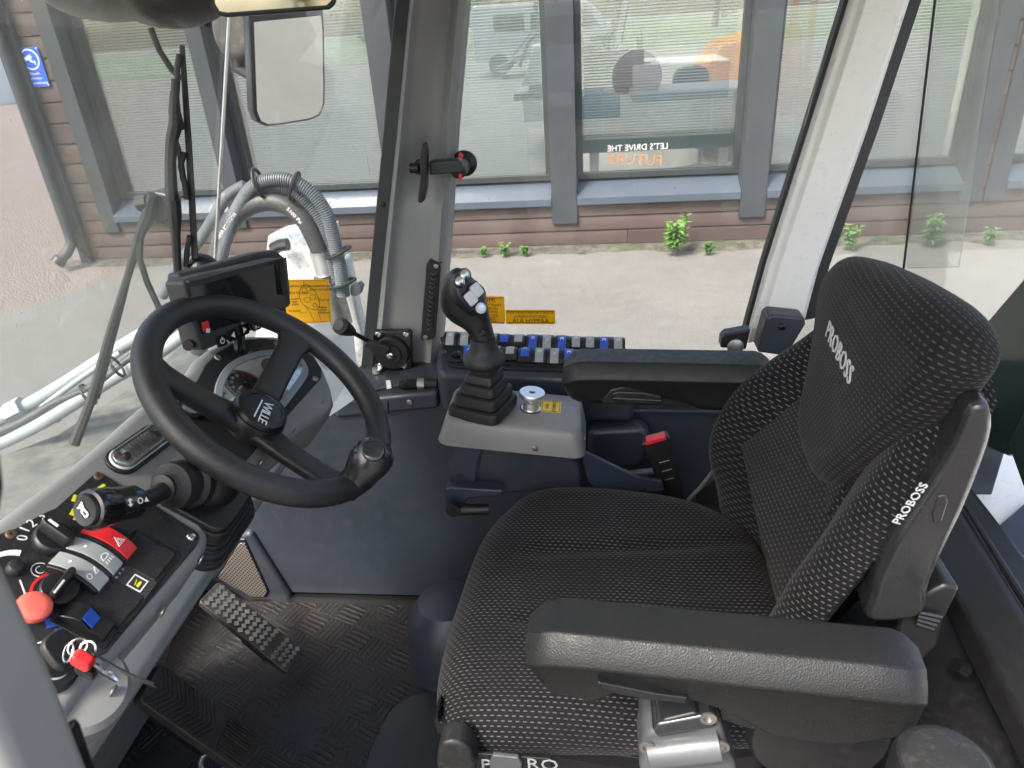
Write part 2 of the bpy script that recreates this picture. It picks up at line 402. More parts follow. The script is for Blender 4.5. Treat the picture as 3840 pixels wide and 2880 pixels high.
def matmat():
    m, t, b = nmat('worn black checker mat')
    tc = nd(t, "TexCoord"); tc.name = "tc"; mp = nd(t, "Mapping"); mp.inputs["Rotation"].default_value = (0, 0, math.radians(24))
    mp.inputs["Scale"].default_value = (17, 17, 17)
    wob = noise(t, 5, 3); ad = nd(t, "VectorMath", operation='MULTIPLY_ADD'); cmb = nd(t, "CombineXYZ")
    t.links.new(wob, cmb.inputs[0]); t.links.new(wob, cmb.inputs[1]); t.links.new(tc.outputs["Object"], ad.inputs[0]); ad.inputs[1].default_value = (1, 1, 1)
    sc_ = nd(t, "VectorMath", operation='SCALE'); sc_.inputs["Scale"].default_value = .012; t.links.new(cmb.outputs[0], sc_.inputs[0]); t.links.new(sc_.outputs[0], ad.inputs[2])
    t.links.new(ad.outputs[0], mp.inputs[0])
    s = nd(t, "SeparateXYZ"); t.links.new(mp.outputs[0], s.inputs[0])
    fx, fy = math_(t, 'FLOOR', s.outputs[0]), math_(t, 'FLOOR', s.outputs[1])
    par = math_(t, 'PINGPONG', math_(t, 'ADD', fx, fy), 1.0)
    w1 = math_(t, 'SINE', math_(t, 'MULTIPLY', s.outputs[0], 2 * PI * 5)); w2 = math_(t, 'SINE', math_(t, 'MULTIPLY', s.outputs[1], 2 * PI * 5))
    h = math_(t, 'ADD', math_(t, 'MULTIPLY', w1, par), math_(t, 'MULTIPLY', w2, math_(t, 'SUBTRACT', 1.0, par)))
    def edge(x): return math_(t, 'ABSOLUTE', math_(t, 'SUBTRACT', math_(t, 'FRACT', x), .5))
    e = math_(t, 'MAXIMUM', edge(s.outputs[0]), edge(s.outputs[1])); gap = ramp(t, e, .42, .47, 1, 0)
    wear = ramp(t, noise(t, 7, 6, .7), .46, .60, .05, 1)
    h = math_(t, 'MULTIPLY', math_(t, 'MULTIPLY', ramp(t, h, -.4, .6), gap), wear)
    dirt = noise(t, 9, 6, .7); fine = noise(t, 130, 4, .7)
    c = mixc(t, ramp(t, h, .0, 1.0), (.006, .0056, .0054), (.026, .0245, .0232))
    c = mixc(t, ramp(t, dirt, .45, .75, 0, .7), c, (.040, .029, .022))
    c = mixc(t, ramp(t, fine, .62, .8, 0, .5), c, (.08, .062, .05))
    t.links.new(c, b.inputs["Base Color"]); t.links.new(ramp(t, dirt, .3, .7, .45, .85), b.inputs["Roughness"])
    bump(t, b, math_(t, 'ADD', h, math_(t, 'MULTIPLY', fine, .35)), 1.0, .004); return m
M['mat'] = matmat()
def glass(name, refl=1.0, dust=.02, tint=(1, 1, 1), base=0.0, specks=1.0):
    m, t, b = nmat(name); t.nodes.remove(b); out = t.nodes["Material Output"]
    tr = nd(t, "BsdfTransparent", Color=tint + (1,)); gl = nd(t, "BsdfGlossy", Roughness=.0); df = nd(t, "BsdfDiffuse", Color=(.62, .62, .58, 1))
    fr = nd(t, "Fresnel", IOR=1.5); k = math_(t, 'ADD', math_(t, 'MULTIPLY', fr.outputs[0], refl), base, True)
    mx = nd(t, "MixShader"); t.links.new(k, mx.inputs[0]); t.links.new(tr.outputs[0], mx.inputs[1]); t.links.new(gl.outputs[0], mx.inputs[2])
    d1 = ramp(t, noise(t, 2.6, 5, .6), .35, .75, dust * .35, dust * 1.6); d2 = ramp(t, noise(t, 260, 2, .5), .69, .78, 0, .34 * specks)
    d3 = ramp(t, noise(t, 3.5, 3), .4, .65)
    mx2 = nd(t, "MixShader"); t.links.new(math_(t, 'ADD', d1, math_(t, 'MULTIPLY', d2, d3), True), mx2.inputs[0])
    t.links.new(mx.outputs[0], mx2.inputs[1]); t.links.new(df.outputs[0], mx2.inputs[2]); t.links.new(mx2.outputs[0], out.inputs[0])
    return m
M['glass'] = glass('dusty cab glass', .55, .045, (.95, .97, .96))
M['glass_front'] = glass('dusty windscreen glass', .10, .14, (.93, .96, .95), specks=1.6)
M['glass_rear'] = glass('hazy rear glass', .9, .14, (.93, .95, .93), specks=1.2)
M['shop_glass'] = glass('shop window glass', 1.6, .01, (.90, .94, .93), .17, specks=0.)
M['clear'] = glass('clear dial cover', .5, .0, specks=0.)
M['monitor'] = plastic('matt charcoal casing', (.034, .034, .034), .5, .1, 700, .15, 12, spec=.4)
M['lens'] = glass('clear lamp lens', 1.2, .02, (.9, .9, .9), .06)
def mirror_mat():
    m, t, b = nmat('mirror glass'); b.inputs["Base Color"].default_value = (.86, .88, .86, 1); b.inputs["Metallic"].default_value = 1
    t.links.new(ramp(t, noise(t, 30, 3), .3, .8, .02, .10), b.inputs["Roughness"]); return m
M['mirror'] = mirror_mat()
def screen_mat():
    m, t, b = nmat('dark display glass'); b.inputs["Base Color"].default_value = (.010, .011, .012, 1); b.inputs["Roughness"].default_value = .07
    b.inputs["Specular IOR Level"].default_value = .6; return m
M['screen'] = screen_mat()
def mesh_grille():
    m, t, b = nmat('perforated speaker mesh')
    tc = nd(t, "TexCoord"); tc.name = 'tc'; mp = nd(t, "Mapping"); mp.inputs["Rotation"].default_value = (0, math.radians(45), 0); mp.inputs["Scale"].default_value = (150, 150, 150)
    t.links.new(tc.outputs["Object"], mp.inputs[0]); s = nd(t, "SeparateXYZ"); t.links.new(mp.outputs[0], s.inputs[0])
    f = lambda x: math_(t, 'ABSOLUTE', math_(t, 'SUBTRACT', math_(t, 'FRACT', x), .5))
    h = ramp(t, math_(t, 'MAXIMUM', f(s.outputs[0]), f(s.outputs[2])), .30, .38)
    t.links.new(mixc(t, h, (.006, .006, .007), (.16, .14, .12)), b.inputs["Base Color"]); b.inputs["Roughness"].default_value = .5
    bump(t, b, h, .6, .001); return m
M['mesh'] = mesh_grille()
# ------------------------------------------------------------------ yard
mb = MB()
gx = np.r_[-90, -30, -12, np.linspace(-8, 8, 33), 12, 30, 90]; gy = np.r_[-90, -30, -8, np.linspace(-3, 8, 23), 14, 40, 160]
vs = [(x, y, 0.) for y in gy for x in gx]; nx = len(gx)
mb.add(vs, [(j * nx + i, j * nx + i + 1, (j + 1) * nx + i + 1, (j + 1) * nx + i) for j in range(len(gy) - 1) for i in range(nx - 1)])
struct(mb, 'ground', M['asphalt'])
m, t, b = nmat('lawn'); t.links.new(mixc(t, noise(t, 3, 6, .7), (.055, .085, .03), (.11, .145, .065)), b.inputs["Base Color"]); b.inputs["Roughness"].default_value = .9
struct(MB().prism([(-60, -24, .004), (60, -24, .004), (60, -70, .004), (-60, -70, .004)], (0, 0, .02)), 'grass_verge', m)
# ------------------------------------------------------------------ the shop building beside the vehicle
YF = 6.48
fx = lambda u, v, Y=6.42: A(u, v, Y=Y)[0]
POSTS = [(fx(208.5, 448), fx(208.5, 448) + .15), (fx(467, 347), fx(500, 347)), (fx(792, 104), fx(846, 104)),
         (fx(1183, 208), fx(1242, 208)), (fx(1618, 209), fx(1677, 209)), (fx(2084, 384), fx(2124, 384)), (fx(2136, 384), fx(2178, 384))]
POSTS.append((POSTS[6][0] + 1.75, POSTS[6][0] + 1.95))
zs_back = A(1100, 394, Y=6.60)[2]; zs_top = A(1100, 434, Y=6.40)[2]; zs_bot = A(1100, 449, Y=6.40)[2]
XC = fx(128, 347, 6.46)                     # the corner of the building
ZT = 3.3
bld = thing('shop_building', 'brown boarded shop front with charcoal window posts and slatted blinds behind the vehicle', 'building', (0, YF, 0))
mb = MB(); rr = random.Random(3)
def boards(x0, x1, z0, z1, n):
    h = (z1 - z0) / n
    for i in range(n):
        a, c = z0 + i * h, z0 + (i + 1) * h - .012
        x = x0
        while x < x1 - .05:
            e = min(x1, x + rr.uniform(2.2, 3.6)); j = rr.uniform(-.003, .003)
            mb.prism([(x + .002, YF - .030 + j, a), (x + .002, YF - .022 + j, c - .01), (x + .002, YF - .008, c + .01), (x + .002, YF + .02, c + .01), (x + .002, YF + .02, a)], (e - x - .004, 0, 0)); x = e
boards(XC, 7.5, .045, zs_bot + .02, 3)
mb2n = 16
boards(XC, POSTS[0][0] + .05, zs_bot + .02, ZT, mb2n)
boards(POSTS[5][1] - .02, POSTS[6][0] + .02, zs_bot + .02, ZT, mb2n)
part(mb, 'siding', M['siding'], bld)
part(MB().box(WORLD, 7.5 - XC, .9, ZT, ((7.5 + XC) / 2, YF + 5.6, ZT / 2)), 'back_wall', M['room_wall'], bld)
part(MB().box(WORLD, 7.5 - XC + .1, .16, .25, ((7.5 + XC) / 2, YF + .06, -.085)), 'footing', M['concrete'], bld, .01)
part(MB().box(WORLD, 7.5 - XC, 5.2, .1, ((7.5 + XC) / 2, YF + 2.75, .2)), 'room_floor', M['room_floor'], bld)
part(MB().box(WORLD, 7.5 - XC, .55, .15, ((7.5 + XC) / 2, YF + .07, ZT + .08)), 'roof', M['board'], bld)
part(MB().box(WORLD, 7.5 - XC, 5.6, .02, ((7.5 + XC) / 2, YF + 3.15, ZT + .12)), 'added_skylight', M['glass'], bld)  # added glass roof, lets daylight into the room behind the blinds
part(MB().box(WORLD, .15, 5.0, ZT - .3, (XC + .12, YF + 2.6, ZT / 2 + .1)), 'end_wall', M['siding'], bld)
part(MB().box(WORLD, .11, .09, ZT - .02, (XC - .035, YF - .035, ZT / 2 + .01)), 'corner_board', M['board'], bld, .004)
for i, (a, c) in enumerate(POSTS):
    zb = zs_bot - (.17 if i in (3, 4) else .10)
    part(MB().box(WORLD, c - a, .24, ZT - zb, ((a + c) / 2, 6.42 + .12, (ZT + zb) / 2)), 'post', M['board'], bld, .005)
for i in (0, 1, 2, 3, 4, 6):
    x0, x1 = POSTS[i][1], POSTS[i + 1][0]; w = x1 - x0; xm = (x0 + x1) / 2
    zb = zs_back
    wf = MB(); fw = .055
    wf.box(WORLD, w, .07, fw, (xm, 6.63, zb + fw / 2)); wf.box(WORLD, w, .07, fw, (xm, 6.63, ZT - .05))
    for sx in (-1, 1): wf.box(WORLD, fw, .068, ZT - zb - .12, (xm + sx * (w / 2 - fw / 2), 6.63, (zb + ZT) / 2 - .01))
    win = part(wf, 'window', M['frame_dark'], bld, .004)
    part(MB().box(WORLD, w - .1, .012, ZT - zb - .12, (xm, 6.63, (zb + ZT) / 2)), 'pane', M['shop_glass'], win)
    sl_ = MB().prism([(x0 + .002, 6.66, zb - .002), (x0 + .002, 6.40, zs_top), (x0 + .002, 6.40, zs_bot), (x0 + .002, 6.41, zs_bot), (x0 + .002, 6.42, zs_top - .02), (x0 + .002, 6.66, zb - .03)], (w - .004, 0, 0))
    part(sl_, 'sill', M['sillm'], win, .002)
    zlow = zb + .06 if i != 3 else A(1430, 205, Y=6.72)[2] - .32
    bl_ = MB(); z = zlow
    while z < ZT - .1:
        bl_.box(Fr((xm, 6.76, z), WX, unit(V(0, math.cos(.5), math.sin(.5)))), w - .14, .031 if i != 3 else .013, .0012); z += .0235
    for k in (-.33, .33): bl_.box(WORLD, .004, .004, ZT - zlow - .1, (xm + k * w, 6.745, (ZT + zlow) / 2 - .05))
    bl_.box(WORLD, w - .13, .02, .018, (xm, 6.76, zlow - .02))
    part(bl_, 'blind', M['blind'], win)
    if i == 3:
        fr_ = Fr(A(1372, 338, Y=6.612), WX, WZ, -WY)
        lettering("LET'S DRIVE THE", .072, fr_.at(.02, .075), M['key_light'], 'window_lettering', win, .001, mirror=True, warp=None)
        lettering("FUTURE", .135, fr_.at(.0, -.03).rot(-.08), M['vinyl_orange'], 'window_lettering', win, .001, mirror=True)
# rain pipe on the corner
p0 = A(60, 300, Y=6.33)
px = fx(92, 347, 6.33)
dp = part(MB().tube([(px, 6.34, ZT), (px, 6.34, .42), (px, 6.33, .25), (px - .05, 6.27, .16), (px - .09, 6.22, .13)], .05, 14), 'drainpipe', M['board'], bld)
part(MB().tube([(px - .085, 6.225, .135), (px - .12, 6.19, .09)], .062, 14), 'drain_outlet', M['black'], bld)
# camera notice
so_ = [A(34.7, 104, Y=6.44), A(81.6, 100.7, Y=6.44), A(107.6, 185.8, Y=6.44), A(62.5, 189, Y=6.44)]
sc_ = sum(so_) / 4
sw, sh = .5 * (abs(so_[1][0] - so_[0][0]) + abs(so_[2][0] - so_[3][0])), so_[0][2] - so_[3][2]
fr_ = Fr(sc_, WX, WZ, -WY)
sg = thing('camera_notice', 'blue camera surveillance notice screwed to the brown siding', 'sign', sc_ - V(0, 0, sh / 2))
part(MB().flat(fr_, rrect(sw, sh, .012), .006), 'notice_plate', M['blue_sign'], sg)
f2 = fr_.at(0, sh * .2, .0065)
rg = MB()
for k in range(40):
    a0, a1 = 2 * PI * k / 40, 2 * PI * (k + 1) / 40; r0, r1 = sw * .36, sw * .41
    rg.prism([f2.p(r0 * math.cos(a0), r0 * math.sin(a0)), f2.p(r1 * math.cos(a0), r1 * math.sin(a0)), f2.p(r1 * math.cos(a1), r1 * math.sin(a1)), f2.p(r0 * math.cos(a1), r0 * math.sin(a1))], f2.z * .001)
part(rg, 'ring_mark', M['white'], sg)
cm = MB().flat(f2.rot(.35), [(-.22 * sw, .02 * sw), (.13 * sw, .02 * sw), (.13 * sw, .16 * sw), (-.22 * sw, .16 * sw)], .001)
cm.flat(f2.rot(-.55), [(-.03 * sw, -.08 * sw), (.2 * sw, -.06 * sw), (.2 * sw, -.02 * sw), (-.03 * sw, .03 * sw)], .001)
cm.flat(f2, [(.17 * sw, -.22 * sw), (.2 * sw, -.22 * sw), (.2 * sw, -.04 * sw), (.17 * sw, -.04 * sw)], .001)
part(cm, 'camera_mark', M['white'], sg)
for k, tx in enumerate(("Alueella", "tallentava", "kameravalvonta")):
    lettering(tx, sw * .145, fr_.at(0, -sh * (.16 + .12 * k), .0065), M['white'], 'notice_text', sg, .001)
for sx in (-1, 1):
    for sy in (-1, 1): screw(fr_.at(sx * (sw / 2 - .012), sy * (sh / 2 - .012), .006), .006, M['white'], sg)
# things inside the shop
c0 = A(1250, 206, Y=6.98); c1 = A(1612, 200, Y=6.98); zt = (c0[2] + c1[2]) / 2; zl = A(1400, 318, Y=6.98)[2]
ct = thing('display_counter', 'glass display counter with white legs inside the shop window', 'counter', ((c0[0] + c1[0]) / 2, 7.29, .25))
m, t, b = nmat('green tinted panel'); b.inputs["Base Color"].default_value = (.16, .34, .32, 1); b.inputs["Roughness"].default_value = .25; M['tealpanel'] = m
cw = c1[0] - c0[0] + .2; cx = (c0[0] + c1[0]) / 2
part(MB().box(WORLD, cw, .02, zt - zl, (cx, 6.99, (zt + zl) / 2)), 'front_panel', M['tealpanel'], ct, .003)
part(MB().box(WORLD, cw, .60, .016, (cx, 7.29, zt + .01)), 'top', M['white'], ct, .003)
part(MB().box(WORLD, cw, .56, .03, (cx, 7.29, zl - .02)), 'shelf', M['tealpanel'], ct, .003)
for k in (-.36, .36): part(MB().cyl(Fr((cx + k * cw, 7.15, .25), WX, WY), .045, zl - .29), 'leg', M['desk_leg'], ct)
def office_chair(x, y, rz, label):
    c, s_ = math.cos(rz), math.sin(rz); fr = Fr((x, y, .25), V(c, s_, 0), V(-s_, c, 0))
    t_ = thing('office_chair', label, 'chair', (x, y, .25))
    part(MB().pillow(fr.at(0, 0, .48), rrect(.46, .46, .12), .03, .06), 'seat', M['black'], t_)
    part(MB().pillow(Fr(fr.p(0, .24, .82), fr.x, fr.z, -fr.y), rrect(.42, .5, .12), .03, .06), 'backrest', M['black'], t_)
    part(MB().cyl(fr, .03, .44), 'post', M['chrome'], t_)
    for k in range(5):
        a = k * 2 * PI / 5; part(MB().tube([fr.p(0, 0, .08), fr.p(.28 * math.cos(a), .28 * math.sin(a), .04)], .02, 8), 'leg', M['black'], t_)
office_chair(1.15, 8.3, .4, 'black office chair behind the glass display counter')
office_chair(-2.2, 8.2, -.6, 'black office chair behind the slatted blind left of the cab pillar')
mch = thing('orange_machine', 'orange compact machine parked inside the shop behind the blinds', 'machine', (2.2, 9.4, .25))
fo = Fr((2.2, 9.4, .25), WX, WY)
part(MB().flat(Fr(fo.p(-1, -.45, 0), fo.x, fo.z, -fo.y), [(0, .45), (1.0, .45), (1.1, .9), (1.05, 1.35), (.9, 1.4), (.2, 1.25), (0, 1.0)], -.9), 'hood', M['orange'], mch, .04)
cb = MB()
for px_, py_ in ((.15, -.4), (.15, .4), (1.0, -.4), (1.0, .4)): cb.box(fo, .07, .07, 1.6, (px_, py_, 1.25))
cb.box(fo, 1.05, .95, .1, (.58, 0, 2.08)); cb.box(fo, 1.0, .85, .35, (.58, 0, .6)); part(cb, 'cab_frame', M['orange'], mch, .015)
for px_ in (-.7, .8):
    for py_ in (-.5, .5): part(MB().lathe(Fr(fo.p(px_, py_ - .1, .4), WX, -WZ, WY), [(.12, 0), (.38, 0), (.4, .04), (.4, .18), (.38, .22), (.12, .22)]), 'wheel', M['tyre'], mch)
# strip of soil and moss between the wall and the asphalt
m, t, b = nmat('mossy soil and grit'); c1 = mixc(t, ramp(t, noise(t, 9, 6, .7), .38, .62), (.16, .145, .12), (.05, .042, .032))
c1 = mixc(t, ramp(t, noise(t, 2.2, 5, .6), .52, .66, 0, .8), c1, (.055, .085, .022)); t.links.new(c1, b.inputs["Base Color"]); b.inputs["Roughness"].default_value = .95
bump(t, b, noise(t, 60, 6, .7), 1.0, .03)
mbs = MB(); r5 = random.Random(5); xs_ = np.linspace(XC - .3, 7.5, 90)
fe = [6.30 + r5.uniform(-.05, .05) for _ in xs_]
vs5 = [(x, y, .002) for x, y in zip(xs_, fe)] + [(x, 6.40, .022 + r5.uniform(0, .014)) for x in xs_] + [(x, 6.50, .03) for x in xs_]; n5 = len(xs_)
struct(mbs.add(vs5, [(k * n5 + i, k * n5 + i + 1, (k + 1) * n5 + i + 1, (k + 1) * n5 + i) for k in (0, 1) for i in range(n5 - 1)]), 'soil_strip', m)
gl_ = thing('reflection_globe', 'pale pink globe added on the shop counter in place of a window reflection', 'lamp', (A(1376, 205, Y=7.2)[0], 7.2, zt + .02))  # added globe and stand, in place of a round pink reflection on the glass
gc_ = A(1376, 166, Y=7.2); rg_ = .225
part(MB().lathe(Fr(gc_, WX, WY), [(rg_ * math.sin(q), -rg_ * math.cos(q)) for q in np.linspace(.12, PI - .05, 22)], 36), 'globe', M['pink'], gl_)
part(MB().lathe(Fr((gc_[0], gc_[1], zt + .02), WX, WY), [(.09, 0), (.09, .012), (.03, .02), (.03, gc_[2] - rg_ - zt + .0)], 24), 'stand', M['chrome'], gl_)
# weeds along the foot of the wall
def weed(u, v, h, n, label, broad=.016, seed=1, kind='weed'):
    r_ = random.Random(seed); base = A(u, v, Z=0.0); base[1] = min(base[1], 6.42)
    base[0] = A(u, v, Y=base[1])[0]
    t_ = thing(kind, label, 'weed', (base[0], base[1], 0), 'weeds along the foot of the shop wall')
    lf, st = MB(), MB()
    for k in range(n):
        a = r_.uniform(0, 2 * PI); lean = r_.uniform(.05, .55); hh = h * r_.uniform(.55, 1)
        d = V(math.cos(a), math.sin(a) * .6 - .15, 0); P = [base + d * lean * hh * q * q + WZ * hh * q for q in np.linspace(0, 1, 7)]
        st.tube(P, .0025, 5)
        for q in range(2, 7):
            for sgn in range(3):
                b_ = r_.uniform(0, 2 * PI); e = unit(V(math.cos(b_), math.sin(b_), r_.uniform(-.1, .7))); L = h * r_.uniform(.22, .38) * (1.15 - .08 * q); wd = broad * r_.uniform(.7, 1.2)
                s_ = unit(np.cross(e, WZ)); p = P[q]; up = unit(np.cross(s_, e))
                lf.add([p, p + e * L * .35 + s_ * wd + up * .004, p + e * L * .75 + s_ * wd * .6 - WZ * L * .05, p + e * L - WZ * L * .16, p + e * L * .75 - s_ * wd * .6 - WZ * L * .05, p + e * L * .35 - s_ * wd + up * .004, p + e * L * .5 - up * .004],
                       [(0, 1, 6), (1, 2, 6), (2, 3, 6), (3, 4, 6), (4, 5, 6), (5, 0, 6)])
    part(lf, 'leaves', M['leaf'], t_); part(st, 'stem', M['leaf'], t_)
weed(1458, 553, .36, 13, 'tall leafy green weed, largest one at the foot of the brown wall', .015, 1)
weed(1530, 551, .13, 7, 'small round leaved weed just right of the tallest weed', .018, 2)
weed(1045, 556, .11, 8, 'low weed at the wall foot left of the joystick head', .018, 3)
weed(1090, 556, .13, 9, 'low spreading weed at the wall foot below the fourth post', .018, 4)
weed(1135, 555, .11, 7, 'tiny weed at the right end of the low weed patch', .014, 5)
weed(1835, 541, .22, 9, 'weed seen between the white pillar and the headrest top', .018, 6)
weed(2008, 535, .32, 11, 'upright weed behind the hazy rear side glass', .013, 7)
weed(2135, 531, .17, 8, 'small weed at the right end of the brown wall', .012, 8)
# pale shed far beyond the corner
sb = A(-10, 229, Z=0); sb[1] = min(sb[1], 40)
sh_ = thing('shed', 'white ribbed shed far beyond the corner of the shop', 'shed', (sb[0] - 4, sb[1] + 2, 0))
q = MB(); q.box(WORLD, 8.3, 4, 3, (sb[0] - 4, sb[1] + 2.0, 1.5))
for k in range(12): q.box(WORLD, 8.3, .03, .16, (sb[0] - 4, sb[1] - .012, .18 + .24 * k))
part(q, 'wall', M['white'], sh_); part(MB().box(WORLD, 8.8, 4.5, .2, (sb[0] - 4, sb[1] + 2, 3.1)), 'roof', M['board'], sh_)
# what stands across the yard, seen mirrored in the shop windows
def van(x, y, label):
    t_ = thing('van', label, 'van', (x, y, 0)); fr = Fr((x, y, 0), WX, WZ, -WY)
    prof = [(-2.3, .45), (2.35, .45), (2.45, .9), (2.2, 1.25), (1.55, 1.95), (1.3, 2.05), (-2.2, 2.1), (-2.35, 1.9)]
    part(MB().flat(fr, prof, -1.9, 0.95), 'body', M['white_paint'], t_, .06, 3)
    for a, c in ((-1.6, -.6), (-.4, .5)): part(MB().flat(Fr(fr.p(0, 0, -.955), -WX, WZ, WY), [(-a, 1.3), (-c, 1.3), (-c, 1.8), (-a, 1.8)], .012), 'window', M['screen'], t_)
    part(MB().flat(Fr(fr.p(0, 0, -.955), -WX, WZ, WY), [(-.7, 1.3), (-1.85, 1.3), (-1.4, 1.8), (-.7, 1.8)], .012), 'window', M['screen'], t_)
    for px_ in (-1.5, 1.5):
        for py_ in (-.97, .77): part(MB().lathe(Fr((x + px_, y + py_, .34), WX, -WZ, WY), [(.1, 0), (.32, 0), (.34, .03), (.34, .17), (.32, .2), (.1, .2)]), 'wheel', M['tyre'], t_)
van(-1.6, -13.5, 'white panel van parked across the yard, mirrored in the shop window')
def tree(x, y, h, seed, label):
    r_ = random.Random(seed); t_ = thing('tree', label, 'tree', (x, y, 0), 'trees across the yard')
    part(MB().tube([(x, y, 0), (x + .1, y, h * .3), (x - .1, y + .1, h * .6), (x, y, h * .85)], [h * .025, h * .02, h * .012, h * .004], 8), 'trunk', M['bark'], t_)
    lf = MB(); cl = [(V(x, y, h * .6) + V(r_.gauss(0, h * .17), r_.gauss(0, h * .17), r_.gauss(0, h * .17)), r_.uniform(.08, .17) * h) for _ in range(26)]
    for c, R in cl:
        for _ in range(60):
            d = unit([r_.gauss(0, 1), r_.gauss(0, 1), r_.gauss(0, 1)]); p = c + d * R * r_.uniform(.5, 1); e1 = unit(np.cross(d, [r_.random(), r_.random(), r_.random() + .1])); e2 = unit(np.cross(d, e1) + d * .4); s_ = r_.uniform(.09, .2)
            lf.add([p - e1 * s_, p + e2 * s_ * .5, p + e1 * s_, p - e2 * s_ * .5], [(0, 1, 2, 3)])
    part(lf, 'crown', M['leaf_dark'], t_)
for k, (x, y, h) in enumerate(((-14, -37, 7), (-6, -40, 8.5), (1.5, -38, 7.5), (8, -41, 9), (16, -38, 8))):
    tree(x, y, h, 20 + k, 'broadleaf tree across the yard, mirrored in the shop windows')
# ------------------------------------------------------------------ the vehicle cab: its fixed shell
ZF = .82
cab = thing('vehicle_cab', 'grey and white vehicle cab shell with pillars, dusty windows and dark blue lower panels', 'vehicle cab', (0, .75, ZF))
# floor pan and outer body under the cab
part(MB().box(WORLD, 1.75, 1.30, .10, (-.35, .80, ZF - .055)), 'floor_pan', M['black'], cab, .01)
part(MB().box(WORLD, 1.50, 1.30, .36, (-.35, .80, .58)), 'underbody', M['white_mach'], cab, .03)
# right lower wall (inside face at Y=1.20) with its bowed foot
yw = 1.20
prof = [(yw, 1.33), (yw + .004, 1.22), (yw + .012, 1.05), (yw + .004, .93), (yw - .02, .86), (yw - .045, ZF), (yw + .16, ZF), (yw + .16, 1.33)]
part(MB().prism([V(-.57, yw, 1.33), V(.75, yw, 1.33), V(.75, yw, ZF), V(-1.0, yw, ZF), V(-.98, yw, .98), V(-.80, yw, 1.10)], (0, .16, 0)), 'side_panel', M['navy'], cab, .006)
# trim ledge below the front pillar
tb = [A(724, 868, Y=1.19), A(740, 866, Y=1.19), A(946, 846, Y=1.19), A(948, 884, Y=1.19), A(838, 893, Y=1.19), A(724, 905, Y=1.19)]
part(MB().prism(tb, (0, .22, 0)), 'trim_ledge', M['navy'], cab, .008, 3)
seam = A(838, 870, Y=1.19)
part(MB().tube([A(838, 868, Y=1.19), A(838, 893, Y=1.19)], .0022, 6), 'trim_seam', M['black'], cab)
screw(Fr(A(885, 869, Y=1.188), WX, WZ, -WY), .006, M['steel'], cab)
# raised box in the wall beside the joystick pod
bx = [A(1270, 905, Y=1.195), A(1385, 898, Y=1.195), A(1402, 915, Y=1.195), A(1395, 965, Y=1.195), A(1375, 985, Y=1.195), A(1270, 985, Y=1.195)]
part(MB().prism(bx, (0, -.045, 0)), 'wall_recess_box', M['navy'], cab, .018, 4)
lp = [A(1262, 884, Y=1.19), A(1580, 888, Y=1.19), A(1580, 897, Y=1.19), A(1262, 894, Y=1.19)]
part(MB().prism(lp, (0, .03, 0)), 'wall_lip', M['navy'], cab, .003)
# footwell front wall, corner bulge with the triangular speaker
part(MB().box(WORLD, .06, .98, .24, (-.97, .68, ZF + .12)), 'footwell_wall', M['navy'], cab, .01)
cor = [A(452, 1255, Y=1.186), A(480, 1165, Y=1.186), A(540, 1150, Y=1.186), A(625, 1285, Y=1.186), A(632, 1308, Y=1.186), A(545, 1308, Y=1.186)]
part(MB().prism(cor, (0, .06, 0)), 'speaker_bulge', M['navy'], cab, .012, 3)
sp = [A(470, 1248, Y=1.183), A(518, 1172, Y=1.183), A(530, 1172, Y=1.183), A(578, 1275, Y=1.183), A(572, 1288, Y=1.183), A(545, 1288, Y=1.183)]
spc = sum(sp) / 6
rim_ = [spc + (p - spc) * 1.10 for p in sp]
part(MB().prism(rim_, (0, .012, 0)), 'speaker_frame', M['black'], cab, .004)
part(MB().prism([p - V(0, .003, 0) for p in sp], (0, .006, 0)), 'speaker_grille', M['mesh'], cab, .002)
# scuffed strut casing beside the seat
part(MB().lathe(Fr((-.290, 1.01, ZF), WX, WY), [(.085, 0), (.085, .10), (.078, .145), (.055, .18), (.02, .19)], 30), 'seat_gaiter', M['navy'], cab)
# front right pillar: pressed panel with rolled edges and a hollow behind the latch
L_ = [(880, -10), (868, 110), (852, 280), (823, 560), (795, 838)]
R_ = [(1002, -10), (992, 110), (978, 280), (960, 560), (938, 842)]
rows = []
for (ul, vl), (ur, vr) in zip([(908, -190)] + L_, [(1017, -190)] + R_):
    a, c = A(ul, vl, Y=1.335), A(ur, vr, Y=1.335); rows.append((a, c))
rows = [(V(a), V(c)) for a, c in rows]
zs = [a[2] for a, c in rows][::-1]
def edge_at(z, k):
    return V([np.interp(z, zs, [r[k][j] for r in rows][::-1]) for j in range(3)])
zz = np.linspace(zs[0], zs[-1], 40); tt = np.r_[0, .03, .08, .14, np.linspace(.2, .8, 11), .86, .92, .97, 1]
vs = []; zl0 = A(925, 360, Y=1.335)[2]
for z in zz:
    a, c = edge_at(z, 0), edge_at(z, 1)
    for s_ in tt:
        p = a + (c - a) * s_
        ridge = -.014 * math.exp(-((s_ - .13) / .07) ** 2) - .011 * math.exp(-((s_ - .90) / .06) ** 2)
        dish = .018 * math.exp(-((s_ - .55) / .30) ** 2) * (1 if z > zl0 else math.exp(-((z - zl0) / .06) ** 2) * .9)
        cup = .020 * math.exp(-((s_ - .62) / .26) ** 2 - ((z - zl0) / .038) ** 2)
        edge = .03 * (max(0, .06 - s_) / .06) ** 2 + .035 * (max(0, s_ - .95) / .05) ** 2
        vs.append(p + V(0, ridge + dish + cup + edge, 0))
nt_ = len(tt); back = []
mbp = MB(); nz = len(zz)
fs = [(j * nt_ + i, j * nt_ + i + 1, (j + 1) * nt_ + i + 1, (j + 1) * nt_ + i) for j in range(nz - 1) for i in range(nt_ - 1)]
b0 = len(vs)
